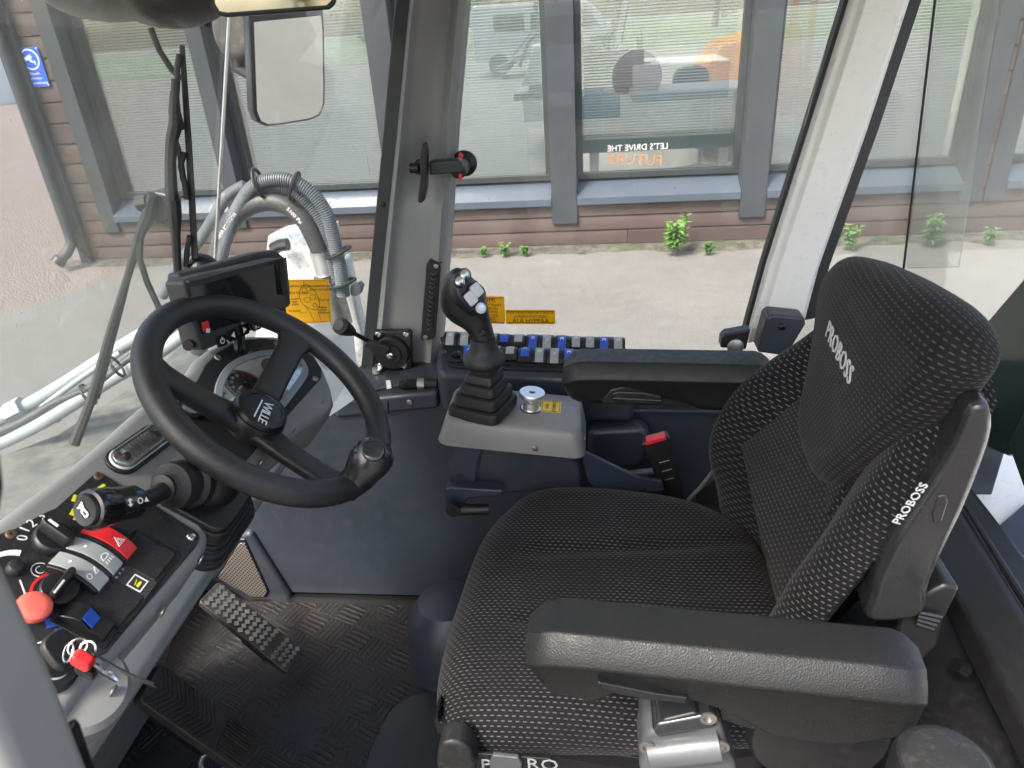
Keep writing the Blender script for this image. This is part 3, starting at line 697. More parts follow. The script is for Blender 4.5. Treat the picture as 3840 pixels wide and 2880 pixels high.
for z in zz:
    vs.append(edge_at(z, 0) + V(0, .085, 0)); vs.append(edge_at(z, 1) + V(0, .085, 0))
for j in range(nz - 1):
    l0, l1 = b0 + 2 * j, b0 + 2 * (j + 1)
    fs += [(j * nt_, l0, l1, (j + 1) * nt_), (j * nt_ + nt_ - 1, (j + 1) * nt_ + nt_ - 1, l1 + 1, l0 + 1), (l0, l0 + 1, l1 + 1, l1)]
mbp.add(vs, fs)
pil = part(mbp, 'front_pillar', M['pillar'], cab, ang=50)
# black rubber-edged strip in front of it
sl1 = [edge_at(z, 0) + V(-.022, .005, 0) for z in zz[::4]]; sl2 = [edge_at(z, 0) + V(.006, .004, 0) for z in zz[::4]]
sm = MB(); sm.loft([[a, c, c + V(0, .07, 0), a + V(0, .07, 0)] for a, c in zip(sl1, sl2)])
part(sm, 'seal_strip', M['frame_dark'], pil, .003)
for (u, v) in ((830, 442), (786, 795)):
    screw(Fr(A(u - 4, v, Y=1.338), WX, WZ, -WY), .0055, M['black'], pil)
# rear right pillar: white outer post with dark gaskets
bl = [(1878, -190), (1845, 0), (1757, 280), (1662, 576), (1616, 742)]; br = [(2015, -190), (1963, 0), (1872, 280), (1768, 576), (1738, 690)]
P1 = [A(u, v, Y=1.36) for u, v in bl]; P2 = [A(u, v, Y=1.36) for u, v in br]
ring = []
for a, c in zip(P1, P2):
    w = c - a; ring.append([a, a + w * .10 + V(0, -.004, 0), a + w * .16 + V(0, -.016, 0), a + w * .86 + V(0, -.020, 0), a + w * .97 + V(0, -.010, 0), c, c + V(0, .05, 0), a + V(0, .05, 0)])
rp = part(MB().loft(ring), 'rear_pillar', M['white_paint'], cab, .002, ang=50)
g1 = MB().loft([[a + V(-.006, .030, 0), a + V(.001, .028, 0), a + V(.001, .055, 0), a + V(-.006, .055, 0)] for a in P1])
part(g1, 'door_gasket', M['rubber'], rp)
g2 = MB().loft([[c + V(-.002, -.004, 0), c + V(.022, .006, 0), c + V(.022, .05, 0), c + V(-.002, .05, 0)] for c in P2])
part(g2, 'window_gasket', M['rubber'], rp)
# covers at the foot of the white pillar
bk = [A(1656, 688, Y=1.30), A(1668, 680, Y=1.30), A(1738, 686, Y=1.30), A(1742, 700, Y=1.30), A(1700, 770, Y=1.30), A(1636, 762, Y=1.30)]
cv = part(MB().prism(bk, (0, .05, 0)), 'pillar_cover', M['navy'], cab, .008, 3)
screw(Fr(A(1690, 706, Y=1.298), WX, WZ, -WY), .007, M['black_gloss'], cv)
bk = [A(1558, 732, Y=1.33), A(1567, 722, Y=1.33), A(1622, 712, Y=1.33), A(1612, 756, Y=1.33), A(1556, 752, Y=1.33)]
hb = part(MB().prism(bk, (0, .03, 0)), 'hinge_block', M['black'], cab, .004)
part(MB().lathe(Fr(A(1588, 748, Y=1.33), WX, WZ, -WY), [(.016, 0), (.016, .004), (.010, .007)]), 'hinge_cap', M['steel'], hb)
# window panes (5 mm glass)
yg = 1.395
wl = lambda z: edge_at(min(max(z, zs[0]), zs[-1]), 1)[0] - .01
sw_ = [V(wl(1.33), yg, 1.33), V(wl(2.12) , yg, 2.12), V(P1[0][0], yg, P1[0][2]), V(P1[-1][0], yg, 1.33)]
part(MB().prism(sw_, (0, .005, 0)), 'side_window', M['glass'], cab)
rw = [V(P2[-1][0] - .01, yg, 1.30), V(P2[0][0] - .01, yg, P2[0][2]), V(1.0, yg, 2.15), V(1.0, yg, 1.30)]
part(MB().prism(rw, (0, .005, 0)), 'rear_side_window', M['glass_rear'], cab)
e1, e2 = A(2027, -60, Y=1.387), A(1952, 580, Y=1.387)
part(MB().tube([e1, e2], .0022, 6), 'pane_edge', M['rubber'], cab)
ov = [e2 + V(.006, 0, 0), e1 + V(.006, 0, 0), e1 + V(.10, 0, 0), e2 + V(.10, 0, 0)]
part(MB().prism(ov, (0, .004, 0)), 'sliding_pane', M['glass_rear'], cab)
# corner pane and windscreen meet at a bright glass edge
j1, j0 = A(500, -40, Y=1.12), A(464, 575, Y=1.12)
jt = j0 + (j1 - j0) * 1.12
part(MB().tube([j0 + (j0 - j1) * .25, j1, jt], .0028, 6), 'glass_edge', M['alu'], cab)
cp = [j0 + (j0 - j1) * .6, jt, edge_at(zs[-1], 0) + V(-.01, .055, 0), edge_at(zs[0], 0) + V(-.01, .055, -.05)]
part(MB().prism(cp, (-.002, .004, 0)), 'corner_window', M['glass'], cab)
lw = V(-.12, -.98, 0)
ws = [j0 + (j0 - j1) * .6, jt, jt + lw, j0 + (j0 - j1) * .6 + lw]
part(MB().prism(ws, (-.005, 0, 0)), 'windscreen', M['glass_front'], cab)
# roof with headlining, above the picture
part(MB().box(WORLD, 1.50, 1.44, .09, (-.02, .80, 2.20)), 'roof', M['white_paint'], cab, .03)
# rear wall, sill rail and speaker
part(MB().box(WORLD, .05, .95, .62, (.52, .70, 1.03)), 'rear_wall', M['black'], cab, .01)
r0, r1 = A(2068, 1102, Z=1.36), A(2212, 1338, Z=1.36)
dr = unit(r1 - r0)
rl = MB().loft([[p, p + V(.012, 0, -.004), p + V(.012, 0, -.05), p + V(-.055, 0, -.05), p + V(-.045, 0, -.022)] for p in (r0 - dr * .55, r1 + dr * .35)])
part(rl, 'sill_rail', M['black'], cab, .006, 3)
part(MB().tube([r0 - dr * .5 + V(.014, 0, 0), r1 + dr * .35 + V(.014, 0, 0)], .004, 8), 'rail_seal', M['rubber'], cab)
q0, q1 = A(2040, 1190, Z=1.28), A(2150, 1340, Z=1.28)
# moulded wheel-arch box behind the seat, near side, with plug holes
wa = [V(.30, .20, ZF), V(.62, .20, ZF), V(.62, .20, 1.30), V(.47, .20, 1.30), V(.36, .20, 1.22), V(.30, .20, 1.10)]
wb = part(MB().prism(wa, (0, .62, 0)), 'arch_cover', M['black'], cab, .03, 4)
for u, v in ((2080, 1444), (1972, 1545)):
    pp = A(u, v, X=.40); part(MB().lathe(Fr(pp, unit(V(0, 1, 0)), unit(V(.6, 0, .8))), [(.008, -.01), (.008, .004), (.005, .005), (.004, -.002)]), 'plug', M['black_gloss'], cab)
sp0 = A(2040, 1668, Y=.32); sf = Fr(sp0, unit(V(.8, .3, -.3)), unit(V(.1, .6, .8)))
part(MB().lathe(Fr(sp0, WX, WY, None), [(.032, -.10), (.032, 0), (.029, .008), (.02, .010)], 30), 'speaker_housing', M['black'], cab)
part(MB().lathe(Fr(sp0 + V(0, 0, .0115), WX, WY), [(.028, -.004), (.024, .0), (.012, .002)], 30), 'speaker_mesh', M['rubber'], cab)
# near door post, close to the lens at the left edge
np_ = [A(-420, 1130, Y=.17), A(-60, 1150, Y=.17), A(14, 1200, Y=.17), A(55, 1290, Y=.17), A(115, 1420, Y=.17), A(166, 1560, Y=.17), A(226, 1720, Y=.17), A(330, 2300, Y=.17), A(-420, 2300, Y=.17)]
part(MB().prism(np_, (0, -.03, 0)), 'door_post', M['pillar'], cab, .008, 4)
ns = [A(-160, 700, Y=.16), A(-40, 860, Y=.16), A(2, 925, Y=.16), A(22, 975, Y=.16), A(28, 1040, Y=.16), A(20, 1090, Y=.16), A(2, 1135, Y=.16), A(-40, 1160, Y=.16), A(-160, 1190, Y=.16)]
part(MB().prism(ns, (0, -.02, 0)), 'door_seal', M['rubber'], cab, .006, 3)
nl = [A(140, 1560, Y=.178), A(165, 1538, Y=.178), A(180, 1560, Y=.178), A(225, 1700, Y=.178), A(170, 1700, Y=.178)]
part(MB().prism(nl, (0, -.014, 0)), 'door_striker', M['black_gloss'], cab, .003)
# engine cover and fender outside, behind the cab
eh = MB().flat(WORLD.at(0, 0, .60), [(.58, .10), (2.0, .10), (2.0, 1.45), (.58, 1.45)], .52)
part(eh, 'engine_cover', M['white_paint'], cab, .02, 3)
dk = [A(2060, 1250 * .6 + 420, Z=1.37)]
fd = [A(2150, 1150, Z=1.125), A(2212, 1095, Z=1.125), A(2300, 1080, Z=1.125), A(2300, 1240, Z=1.125), A(2212, 1200, Z=1.125), A(2160, 1225, Z=1.125)]
part(MB().prism(fd, (0, 0, .012)), 'cover_plate', M['navy_metal'], cab, .003)
rw_ = [A(2124, 700, X=.70), A(2216, 592, X=.70), A(2330, 520, X=.70), A(2330, 960, X=.70), A(2170, 985, X=.70), A(2128, 968, X=.70)]
part(MB().prism(rw_, (.03, 0, 0)), 'rear_wing', M['slab'], cab, .008)
rs = [A(2176, 960, X=.66), A(2212, 880, X=.66), A(2300, 800, X=.66), A(2300, 1120, X=.66), A(2212, 1060, X=.66)]
part(MB().prism(rs, (.03, 0, 0)), 'mud_flap', M['slab'], cab, .004)
# ------------------------------------------------------------------ things fastened to the pillar
lt = A(925, 362, Y=1.322)
la = thing('window_latch', 'black T shaped window latch with red pin clip on the grey pillar', 'latch', lt)
yb = 1.30
bar = [(917, 306), (925, 307), (928, 330), (926, 400), (920, 430), (911, 434), (907, 428), (911, 395), (914, 372), (911, 335)]
part(MB().prism([A(u, v, Y=yb) for u, v in bar], (0, -.022, 0)), 'handle_bar', M['black'], la, .004, 3)
part(MB().prism([A(u, v, Y=yb - .005) for u, v in ((926, 350), (990, 345), (998, 352), (998, 374), (927, 379))], (0, .026, 0)), 'arm', M['frame_dark'], la, .004, 3)
hg = MB()
hg.prism([A(u, v, Y=yb) for u, v in ((893, 350), (912, 347), (912, 381), (894, 376))], (0, .03, 0)); part(hg, 'hinge', M['black'], la, .003)
part(MB().tube([A(886, 363, Y=yb - .004), A(904, 363, Y=yb - .004)], .009, 12), 'hinge_pin', M['black'], la)
part(MB().lathe(Fr(A(1004, 352, Y=1.385), WX, WZ, -WY), [(.0, 0), (.024, 0), (.024, .006), (.014, .012), (.014, .075), (.006, .078)], 26), 'window_stud', M['black'], la)
part(MB().tube([A(995, 331, Y=yb - .012), A(999, 336, Y=yb - .012), A(996, 343, Y=yb - .012), A(992, 337, Y=yb - .012), A(995, 331, Y=yb - .012)], .0022, 8), 'clip', M['red'], la)
part(MB().tube([A(995, 376, Y=yb - .012), A(994, 391, Y=yb - .012)], .003, 8), 'clip', M['red'], la)
vt = [(921, 569), (927, 564), (951, 572), (952, 580), (941, 728), (936, 732), (912, 737), (908, 733)]
yv = 1.315
vb = A(925, 735, Y=yv)
ve = thing('air_vent', 'tall black air vent with curled louvres set in the grey pillar', 'vent', vb)
part(MB().prism([A(u, v, Y=yv) for u, v in vt], (0, .025, 0)), 'frame', M['black'], ve, .004, 3)
part(MB().prism([A(u, v, Y=yv - .001) for u, v in ((933, 582), (945, 584), (933, 712), (922, 716))], (0, .002, 0)), 'opening', M['ink'], ve)
lm = MB()
for k in range(13):
    q = (k + .5) / 13; u0, u1, v0 = 931.5 - 9.5 * q, 944 - 11 * q, 584 + 128 * q
    lm.tube([A(u0 + (u1 - u0) * s_, v0 + 5 * math.sin(s_ * PI), Y=yv - .002 - .004 * math.sin(s_ * PI)) for s_ in np.linspace(0, 1, 7)], .0022, 6)
part(lm, 'louvres', M['rubber'], ve)
for u, v in ((942, 575), (919, 729)): screw(Fr(A(u, v, Y=yv), WX, WZ, -WY), .005, M['steel'], ve)
# hand throttle
yt = 1.305
tp = [A(u, v, Y=yt) for u, v in ((808, 716), (884, 715), (889, 721), (890, 794), (884, 797), (806, 796), (803, 790), (804, 722))]
tcn = A(847, 761, Y=yt)
th_ = thing('hand_throttle', 'black hand throttle lever on its screwed square plate at the pillar foot', 'lever', A(847, 797, Y=yt))
part(MB().prism(tp, (0, .016, 0)), 'plate', M['black_gloss'], th_, .003)
tf = Fr(tcn, WX, WZ, -WY)
part(MB().lathe(tf, [(.036, 0), (.036, .006), (.034, .009), (.022, .009), (.021, .013), (.008, .014)], 36), 'disc', M['black'], th_)
part(MB().lathe(tf.at(0, 0, .013), [(.0075, 0), (.0075, .005), (.004, .007), (.003, .011)], 6), 'nut', M['chrome'], th_)
part(MB().prism([A(u, v, Y=yt - .014) for u, v in ((788, 741), (797, 730), (836, 742), (846, 748), (838, 762), (822, 764))], (0, -.012, 0)), 'lever_arm', M['black'], th_, .003)
tl0, tl1 = A(794, 736, Y=yt - .02), A(745, 709, Y=yt - .075)
part(MB().tube([tl0, tl0 + (tl1 - tl0) * .8], .0045, 10), 'rod', M['black'], th_)
kd = unit(tl1 - tl0)
part(MB().lathe(Fr(tl1 - kd * .025, np.cross(kd, WZ), np.cross(kd, np.cross(kd, WZ))), [(.006, .05), (.0165, .046), (.0175, .036), (.010, .0)] if False else [(.009, 0), (.0125, .012), (.0165, .034), (.0165, .040), (.010, .045)], 22), 'knob', M['rubber'], th_)
for u, v in ((817, 723), (877, 723), (822, 790), (873, 790)): screw(Fr(A(u, v, Y=yt), WX, WZ, -WY), .0065, M['chrome'], th_)
bt = thing('cable_sleeve', 'tarnished brass cable sleeve below the hand throttle plate', 'fitting', A(811, 858, Y=1.30))
part(MB().tube([A(812, 797, Y=1.30), A(811, 840, Y=1.30)], .0070, 14), 'tube', M['brass'], bt)
part(MB().tube([A(814, 796, Y=1.30), A(814, 804, Y=1.30)], .0095, 14), 'ferrule', M['alu'], bt)
part(MB().tube([A(811, 839, Y=1.30), A(811, 856, Y=1.30)], .0085, 14), 'end_fitting', M['teal'], bt)
ck = thing('cable_connector', 'black cable with ribbed connector, silver ring and white tag by the pillar foot', 'cable', A(880, 840, Y=1.22))
yc = 1.215
part(MB().tube([A(650, 868, Y=yc), A(720, 862, Y=yc), A(780, 848, Y=yc), A(830, 836, Y=yc), A(865, 831, Y=yc)], .0042, 8), 'cable', M['rubber'], ck)
a, c = A(862, 831, Y=yc), A(905, 829, Y=yc); n_ = 22
part(MB().tube([a + (c - a) * q for q in np.linspace(0, 1, n_)], [.0095 + .0018 * (k % 2) - .004 * max(0, 1 - k / 5) for k in range(n_)], 12), 'ribbed_plug', M['rubber'], ck)
part(MB().tube([A(903, 829, Y=yc), A(918, 829, Y=yc)], .0115, 14), 'coupling_ring', M['chrome'], ck)
part(MB().tube([A(917, 829, Y=yc), A(945, 829, Y=yc)], [.0105, .0098], 12), 'socket_end', M['rubber'], ck)
part(MB().prism([A(u, v, Y=yc - .005) for u, v in ((834, 822), (843, 821), (846, 838), (836, 840))], (0, -.001, 0)), 'tag', M['paper'], ck)
# warning stickers inside the side window
ys = 1.3935
def sticker(pix, label, lines, sizes, name='warning_sticker'):
    P = [A(u, v, Y=ys) for u, v in pix]; c = sum(P) / 4; w = abs(P[1][0] - P[0][0]); h = P[0][2] - P[3][2]
    fr = Fr(c, unit(P[1] - P[0]), WZ, -WY); fr = Fr(c, fr.x, unit(WZ - np.dot(WZ, fr.x) * fr.x), -WY)
    t_ = thing(name, label, 'sticker', c - V(0, 0, h / 2))
    part(MB().flat(fr, rrect(w, h, .004), .0008), 'sheet', M['yellow_film'], t_)
    bd = MB()
    for a0, b0, a1, b1 in ((-w / 2 + .003, h / 2 - .004, w / 2 - .003, h / 2 - .003), (-w / 2 + .003, -h / 2 + .003, w / 2 - .003, -h / 2 + .004)): bd.flat(fr, [(a0, b0), (a1, b0), (a1, b1), (a0, b1)], .0003, .0008)
    part(bd, 'border_line', M['ink'], t_)
    for (tx, b_, al), sz in zip(lines, sizes):
        lettering(tx, sz, fr.at(0 if al == 'CENTER' else -w / 2 + .008, b_ * h, .0008), M['ink'], 'sticker_text', t_, .0004, al, sx=.95)
    return t_
sticker([(1092, 669), (1200, 669), (1200, 700), (1092, 700)], 'small yellow warning sticker about holding the steering wheel, on the side glass',
        [("PIDÄ KIINNI OHJAUSPYÖRÄSTÄ", .30, 'CENTER'), ("KONEEN KAATUESSA", .04, 'CENTER'), ("ÄLÄ HYPPÄÄ", -.28, 'CENTER')], (.0072, .0072, .0140))
sticker([(1005, 640), (1091, 640), (1091, 699), (1005, 699)], 'larger yellow warning sticker behind the joystick head, headed HUOM!',
        [("HUOM!", .36, 'CENTER'), ("VARMISTA, ETTEIVÄT", .18, 'CENTER'), ("HYDRAULIIKAN", .06, 'CENTER'), ("VIVUT: ETU-HYD.", -.06, 'CENTER'), ("TAKA-HYD. OLE", -.19, 'CENTER'), ("AUTOMASTI", -.31, 'CENTER'), ("KYTKETTYINÄ.", -.42, 'CENTER')], (.0145, .0078, .0078, .0078, .0078, .0078, .0078))
# interior mirror at the top
ym = .92
mo = [(448, -40), (455, 12), (468, 34), (490, 39), (712, 22), (726, 10), (732, -40)]
mi = [(462, -40), (466, 8), (476, 24), (492, 27), (706, 11), (716, 2), (720, -40)]
mt = thing('interior_mirror', 'wide rear view mirror in a black frame at the top of the windscreen', 'mirror', A(590, 30, Y=ym))
part(MB().prism([A(u, v, Y=ym) for u, v in mo], (-.006, .022, .004)), 'frame', M['black'], mt, .004, 3)
Pm = [A(u, v, Y=ym) for u, v in mi]
part(MB().prism([p + V(0, -.0015, 0) for p in Pm], (0, .003, 0)), 'glass', M['mirror'], mt)
# ------------------------------------------------------------------ outside the windscreen
# door mirror on its arm: housing behind, glass tilted towards the ground
yo = 1.62
go = [(541, 40), (694, 26), (697, 60), (699, 190), (698, 225), (688, 248), (668, 257), (600, 268), (575, 270), (558, 262), (549, 240)]
mc = A(625, 150, Y=yo)
nv = unit(unit(CAM - mc) + unit(V(.60, .50, -.42)))       # halves the angle between the eye and the yard it shows
wm = thing('door_mirror', 'large rounded outside mirror with pale glass hanging beyond the corner window', 'mirror', OP(620, 270, mc, nv))
G = [OP(u, v, mc, nv) for u, v in go]; gc = sum(G) / len(G)
part(MB().prism([gc + (p - gc) * .965 + nv * .003 for p in G], nv * -.004), 'glass', M['mirror'], wm)
B1 = [gc + (p - gc) * 1.03 + nv * .001 for p in G]
bk_ = V(-.05, .07, .0)
part(MB().loft([[gc + (p - gc) * .965 + nv * .004 for p in G], B1, [p - nv * .015 for p in B1], [gc + (p - gc) * .93 + bk_ * .7 for p in G], [gc + (p - gc) * .6 + bk_ for p in G]], cap=False), 'housing', M['frame_dark'], wm, ang=60)
ma = A(520, 60, Y=1.7)
part(MB().tube([A(512, -80, Y=1.72), A(508, 60, Y=1.72), A(516, 150, Y=1.72), A(545, 160, Y=1.70)], .016, 12), 'arm', M['black'], wm)
part(MB().pillow(Fr(A(500, 70, Y=1.70), WX, WZ, -WY), [(.05 * math.cos(a), .062 * math.sin(a)) for a in np.linspace(0, 2 * PI, 30, endpoint=False)], .02, .04), 'spotter_mirror', M['lampshell'], wm)
# work lamps hanging from the roof front
def lamp(u0, u1, v0, Y, label):
    a, c = A(u0, -10, Y=Y), A(u1, -10, Y=Y); b = A((u0 + u1) / 2, v0, Y=Y); w = np.linalg.norm(c - a) / 2; hgt = abs(a[2] - b[2]) * 1.15
    cen = V((a[0] + c[0]) / 2, Y, b[2] + hgt); t_ = thing('work_lamp', label, 'work lamp', b, 'work lamps under the roof front')
    fr = Fr(cen, unit(c - a), V(0, 1, 0), None); fr = Fr(cen, fr.x, unit(np.cross(WZ, fr.x)), WZ)
    rings = []
    for ph in np.linspace(-PI / 2 + .12, .45, 14):
        rings.append([fr.p(w * 1.02 * math.cos(ph) * math.cos(t), .11 * math.cos(ph) * math.sin(t), hgt * math.sin(ph) * (1.0 if ph < 0 else .35)) for t in np.linspace(0, 2 * PI, 40, endpoint=False)])
    part(MB().loft(rings), 'housing', M['lampshell'], t_)
    ri = [fr.p(w * 1.06 * math.cos(t), .115 * math.sin(t), 0) for t in np.linspace(0, 2 * PI, 48, endpoint=False)]
    part(MB().tube(ri, .009, 8, True), 'rim', M['black'], t_)
    lf = [fr.p(w * .9 * math.cos(t), .1 * math.sin(t), hgt * .34) for t in np.linspace(0, 2 * PI, 40, endpoint=False)]
    part(MB().prism(lf, fr.z * .012), 'lens', M['lens'], t_)
    part(MB().box(fr, .03, .05, .16, (0, .03, hgt * .4 + .08)), 'bracket', M['black'], t_)
lamp(258, 480, 64, 1.02, 'dark work lamp housing at the top beside the rear view mirror')
lamp(140, 345, 50, .98, 'dark work lamp housing furthest to the left at the top')
ca = thing('lamp_wire', 'thin black wires hanging from the work lamp by the windscreen edge', 'wire', A(455, 50, Y=1.03))
part(MB().tube([A(400, -30, Y=1.04), A(412, 8, Y=1.04), A(432, 40, Y=1.04), A(452, 54, Y=1.04)], .004, 8), 'wire', M['rubber'], ca)
part(MB().tube([A(415, -30, Y=1.05), A(428, 8, Y=1.05), A(446, 30, Y=1.05), A(450, 48, Y=1.05)], .003, 8), 'wire', M['brass'], ca)
# windscreen wiper
yw2 = 1.02
wp = thing('windscreen_wiper', 'black windscreen wiper with jointed blade and twin arms outside the glass', 'wiper', A(300, 880, Y=.98))
part(MB().loft([[A(u - h, v, Y=yw2), A(u + h, v, Y=yw2), A(u + h, v, Y=yw2 + .012), A(u - h, v, Y=yw2 + .012)] for u, v, h in ((393, 97, 6), (400, 200, 7), (408, 320, 7.5), (415, 440, 7.5), (421, 560, 7.5))]), 'blade', M['rubber'], wp, .002)
part(MB().tube([A(u, v, Y=yw2 - .01) for u, v in ((380, 172), (376, 240), (380, 268), (372, 300), (368, 350), (370, 410), (374, 440))], [.006, .006, .010, .009, .008, .009, .010], 8), 'yoke', M['rubber'], wp)
for seq in (((388, 118), (382, 150), (384, 172)), ((380, 200), (384, 240), (394, 280)), ((378, 300), (390, 340), (396, 390)), ((398, 330), (390, 360), (398, 390), (404, 430)), ((374, 200), (370, 240), (376, 280)), ((410, 510), (404, 540), (402, 575))):
    part(MB().tube([A(u, v, Y=yw2 - .004) for u, v in seq], .0042, 8), 'claw', M['rubber'], wp)
part(MB().tube([A(u, v, Y=yw2 - .012) for u, v in ((374, 430), (378, 470), (380, 505), (384, 590))], [.011, .010, .007, .006], 8), 'blade_stem', M['rubber'], wp)
part(MB().prism([A(u, v, Y=yw2 - .006) for u, v in ((318, 420), (334, 413), (368, 420), (372, 470), (350, 488), (322, 478))], (0, .03, 0)), 'pivot_block', M['frame_dark'], wp, .006, 3)
part(MB().tube([A(300, 440, Y=yw2 - .01), A(322, 436, Y=yw2 - .01)], .012, 10), 'pivot_pin', M['black'], wp)
part(MB().tube([A(330, 420, Y=yw2 - .012), A(318, 470, Y=yw2 - .012), A(304, 500, Y=yw2 - .012), A(278, 590, Y=1.0), A(240, 710, Y=.98), A(195, 870, Y=.95), A(160, 960, Y=.92)], [.008, .010, .008, .006, .0065, .0075, .009], 8), 'arm', M['rubber'], wp)
part(MB().tube([A(304, 500, Y=yw2 - .012), A(302, 560, Y=1.0), A(318, 610, Y=1.0), A(345, 668, Y=1.0)], .0048, 8), 'arm', M['rubber'], wp)
part(MB().tube([A(296, 520, Y=yw2 - .012), A(268, 640, Y=1.0), A(232, 780, Y=.98), A(210, 860, Y=.96)], .0040, 8), 'arm', M['rubber'], wp)
ar = thing('lamp_strut', 'thin dark strut slanting across the glass above the wiper blade', 'strut', A(392, 168, Y=1.06))
part(MB().tube([A(325, 60, Y=1.06), A(345, 110, Y=1.06), A(372, 152, Y=1.06), A(392, 170, Y=1.06)], .0045, 8), 'rod', M['black'], ar)
dm = thing('sensor_dome', 'small black ribbed dome at the foot of the wiper, above the monitor', 'sensor', A(435, 580, Y=1.04))
fr = Fr(A(436, 584, Y=1.04), WX, WZ, -WY)
part(MB().lathe(Fr(fr.o, WX, WY), [(.028, -.02), (.028, 0), (.025, .012), (.016, .022), (.005, .027)], 26), 'dome', M['black'], dm)
for k in (-.011, .007): part(MB().tube([fr.p(k, .0, .026), fr.p(k * .8, .014, .022), fr.p(k * .5, .026, .008)], .0012, 6), 'rib', M['key_grey'], dm)
# loader boom: white knuckle, hydraulic hoses and corrugated conduits
yb_ = 1.75
bo = thing('boom_knuckle', 'chipped white boom knuckle with steel hose fittings in front of the cab', 'boom', A(680, 760, Y=yb_))
kf = [A(u, v, Y=yb_) for u, v in ((572, 600), (585, 545), (608, 537), (662, 540), (676, 520), (690, 640), (705, 700), (790, 900), (520, 900))]
part(MB().prism(kf, (0, .22, 0)), 'casting', M['white_mach'], bo, .018, 3)
part(MB().lathe(Fr(A(646, 528, Y=yb_ + .08), WX, WY), [(.085, -.12), (.085, 0), (.075, .03), (.04, .045)], 28), 'boss', M['white_mach'], bo)
part(MB().prism([A(u, v, Y=yb_ + .02) for u, v in ((612, 528), (640, 516), (660, 505), (676, 512), (672, 535), (610, 536))], (0, .1, 0)), 'lug', M['white_mach'], bo, .012, 3)
a_, c_ = A(692, 540, Y=yb_ - .03), A(706, 590, Y=yb_ - .03)
part(MB().tube([a_, c_], .030, 18), 'ferrule', M['alu'], bo); part(MB().tube([c_, c_ + (c_ - a_) * .28], .036, 6), 'hex_nut', M['chrome'], bo)
part(MB().tube([c_ + (c_ - a_) * .3, A(718, 640, Y=yb_ - .03), A(735, 700, Y=yb_ - .03)], .034, 14), 'fitting', M['steel'], bo)
part(MB().prism([A(u, v, Y=yb_ - .05) for u, v in ((756, 620), (776, 611), (784, 618), (780, 634), (765, 642), (756, 636))], (0, .02, 0)), 'clamp_plate', M['gun'], bo, .003)
part(MB().prism([A(u, v, Y=yb_ + .05) for u, v in ((735, 560), (748, 556), (800, 800), (770, 860), (740, 860))], (0, .05, 0)), 'side_tube', M['white_mach'], bo, .015, 3)
part(MB().tube([A(u, v, Y=yb_ - .04) for u, v in ((590, 538), (606, 530), (622, 528))], .016, 10), 'valve', M['black'], bo)
yh = 1.70
def hose(name, pts, r, mat, label, cat, Y, n=10, ribs=None, group=None, N=90):
    P = smooth_loop([A(u, v, Y=Y) for u, v in pts], N if not ribs else ribs * 4 + 1, closed=False)
    rr_ = r if not ribs else np.array([r * (1 if (i % 4) in (1, 2) else .82) for i in range(len(P))])
    t_ = MB().tube(P, rr_, n); o = solo(t_, name, mat, label, cat, group, ang=60); return o, P
ho, hp = hose('hydraulic_hose', [(430, 760), (448, 640), (468, 560), (486, 505), (515, 462), (552, 440), (590, 436), (625, 447), (655, 472), (675, 505), (690, 540)], .0235, M['hose'], 'thick black hydraulic hose arching over the white boom knuckle', 'hose', yh, 14)
def on_hose(tx, k, sz, name='hose_print'):
    p, q = hp[k], hp[min(k + 3, len(hp) - 1)]; x = unit(q - p); y = unit(np.cross(-WY, x) * -1); y = unit(V(-x[2], 0, x[0]))
    lettering(tx, sz, Fr(p + V(0, -.0245, 0), x, y, -WY), M['white'], name, ho, .0006)
on_hose("MSHA IC-365/03", 50, .0135); on_hose("5100 Psi", 76, .014)
hose('corrugated_conduit', [(452, 690), (470, 585), (492, 505), (520, 440), (550, 402), (590, 388), (632, 392), (675, 418), (706, 462), (722, 520), (735, 580), (742, 640)], .0175, M['conduit'], 'grey corrugated conduit, outer one of the pair arching over the boom', 'conduit', yh - .01, 12, 150, 'corrugated conduits over the boom')
hose('corrugated_conduit', [(442, 700), (460, 600), (482, 520), (508, 458), (545, 420), (590, 405), (630, 412), (664, 440), (692, 480), (706, 530), (718, 585), (726, 650)], .0160, M['conduit'], 'grey corrugated conduit, inner one of the pair arching over the boom', 'conduit', yh + .01, 12, 145, 'corrugated conduits over the boom')
hose('corrugated_conduit', [(350, 640), (395, 560), (430, 520), (462, 470), (490, 425), (530, 400)], .015, M['conduit'], 'pale corrugated conduit slanting up from the monitor to the hose arch', 'conduit', yh + .05, 12, 85, 'corrugated conduits over the boom')
for k, (u, v) in enumerate(((563, 398), (634, 398), (735, 552))):
    pass
tie = MB()
for (u, v, a) in ((636, 402, .45), (560, 396, -.2), (731, 545, 1.2), (741, 612, 1.3)):
    c = A(u, v, Y=yh - .01); d = V(math.cos(a), 0, -math.sin(a)); s_ = unit(V(d[2], 0, -d[0]))
    pts = [c + s_ * .034 * math.cos(t) + V(0, .024 * math.sin(t), 0) for t in np.linspace(0, 2 * PI, 20, endpoint=False)]
    m1 = MB().tube(pts, .0045, 6, True)
    solo(m1, 'cable_tie', M['rubber'], {636: 'black cable tie on top right of the conduit arch', 560: 'cable tie at the crown of the conduit arch', 731: 'black cable tie on the falling conduits beside the white casting', 741: 'lowest black cable tie on the conduits by the clamp plate'}[u], 'cable tie')
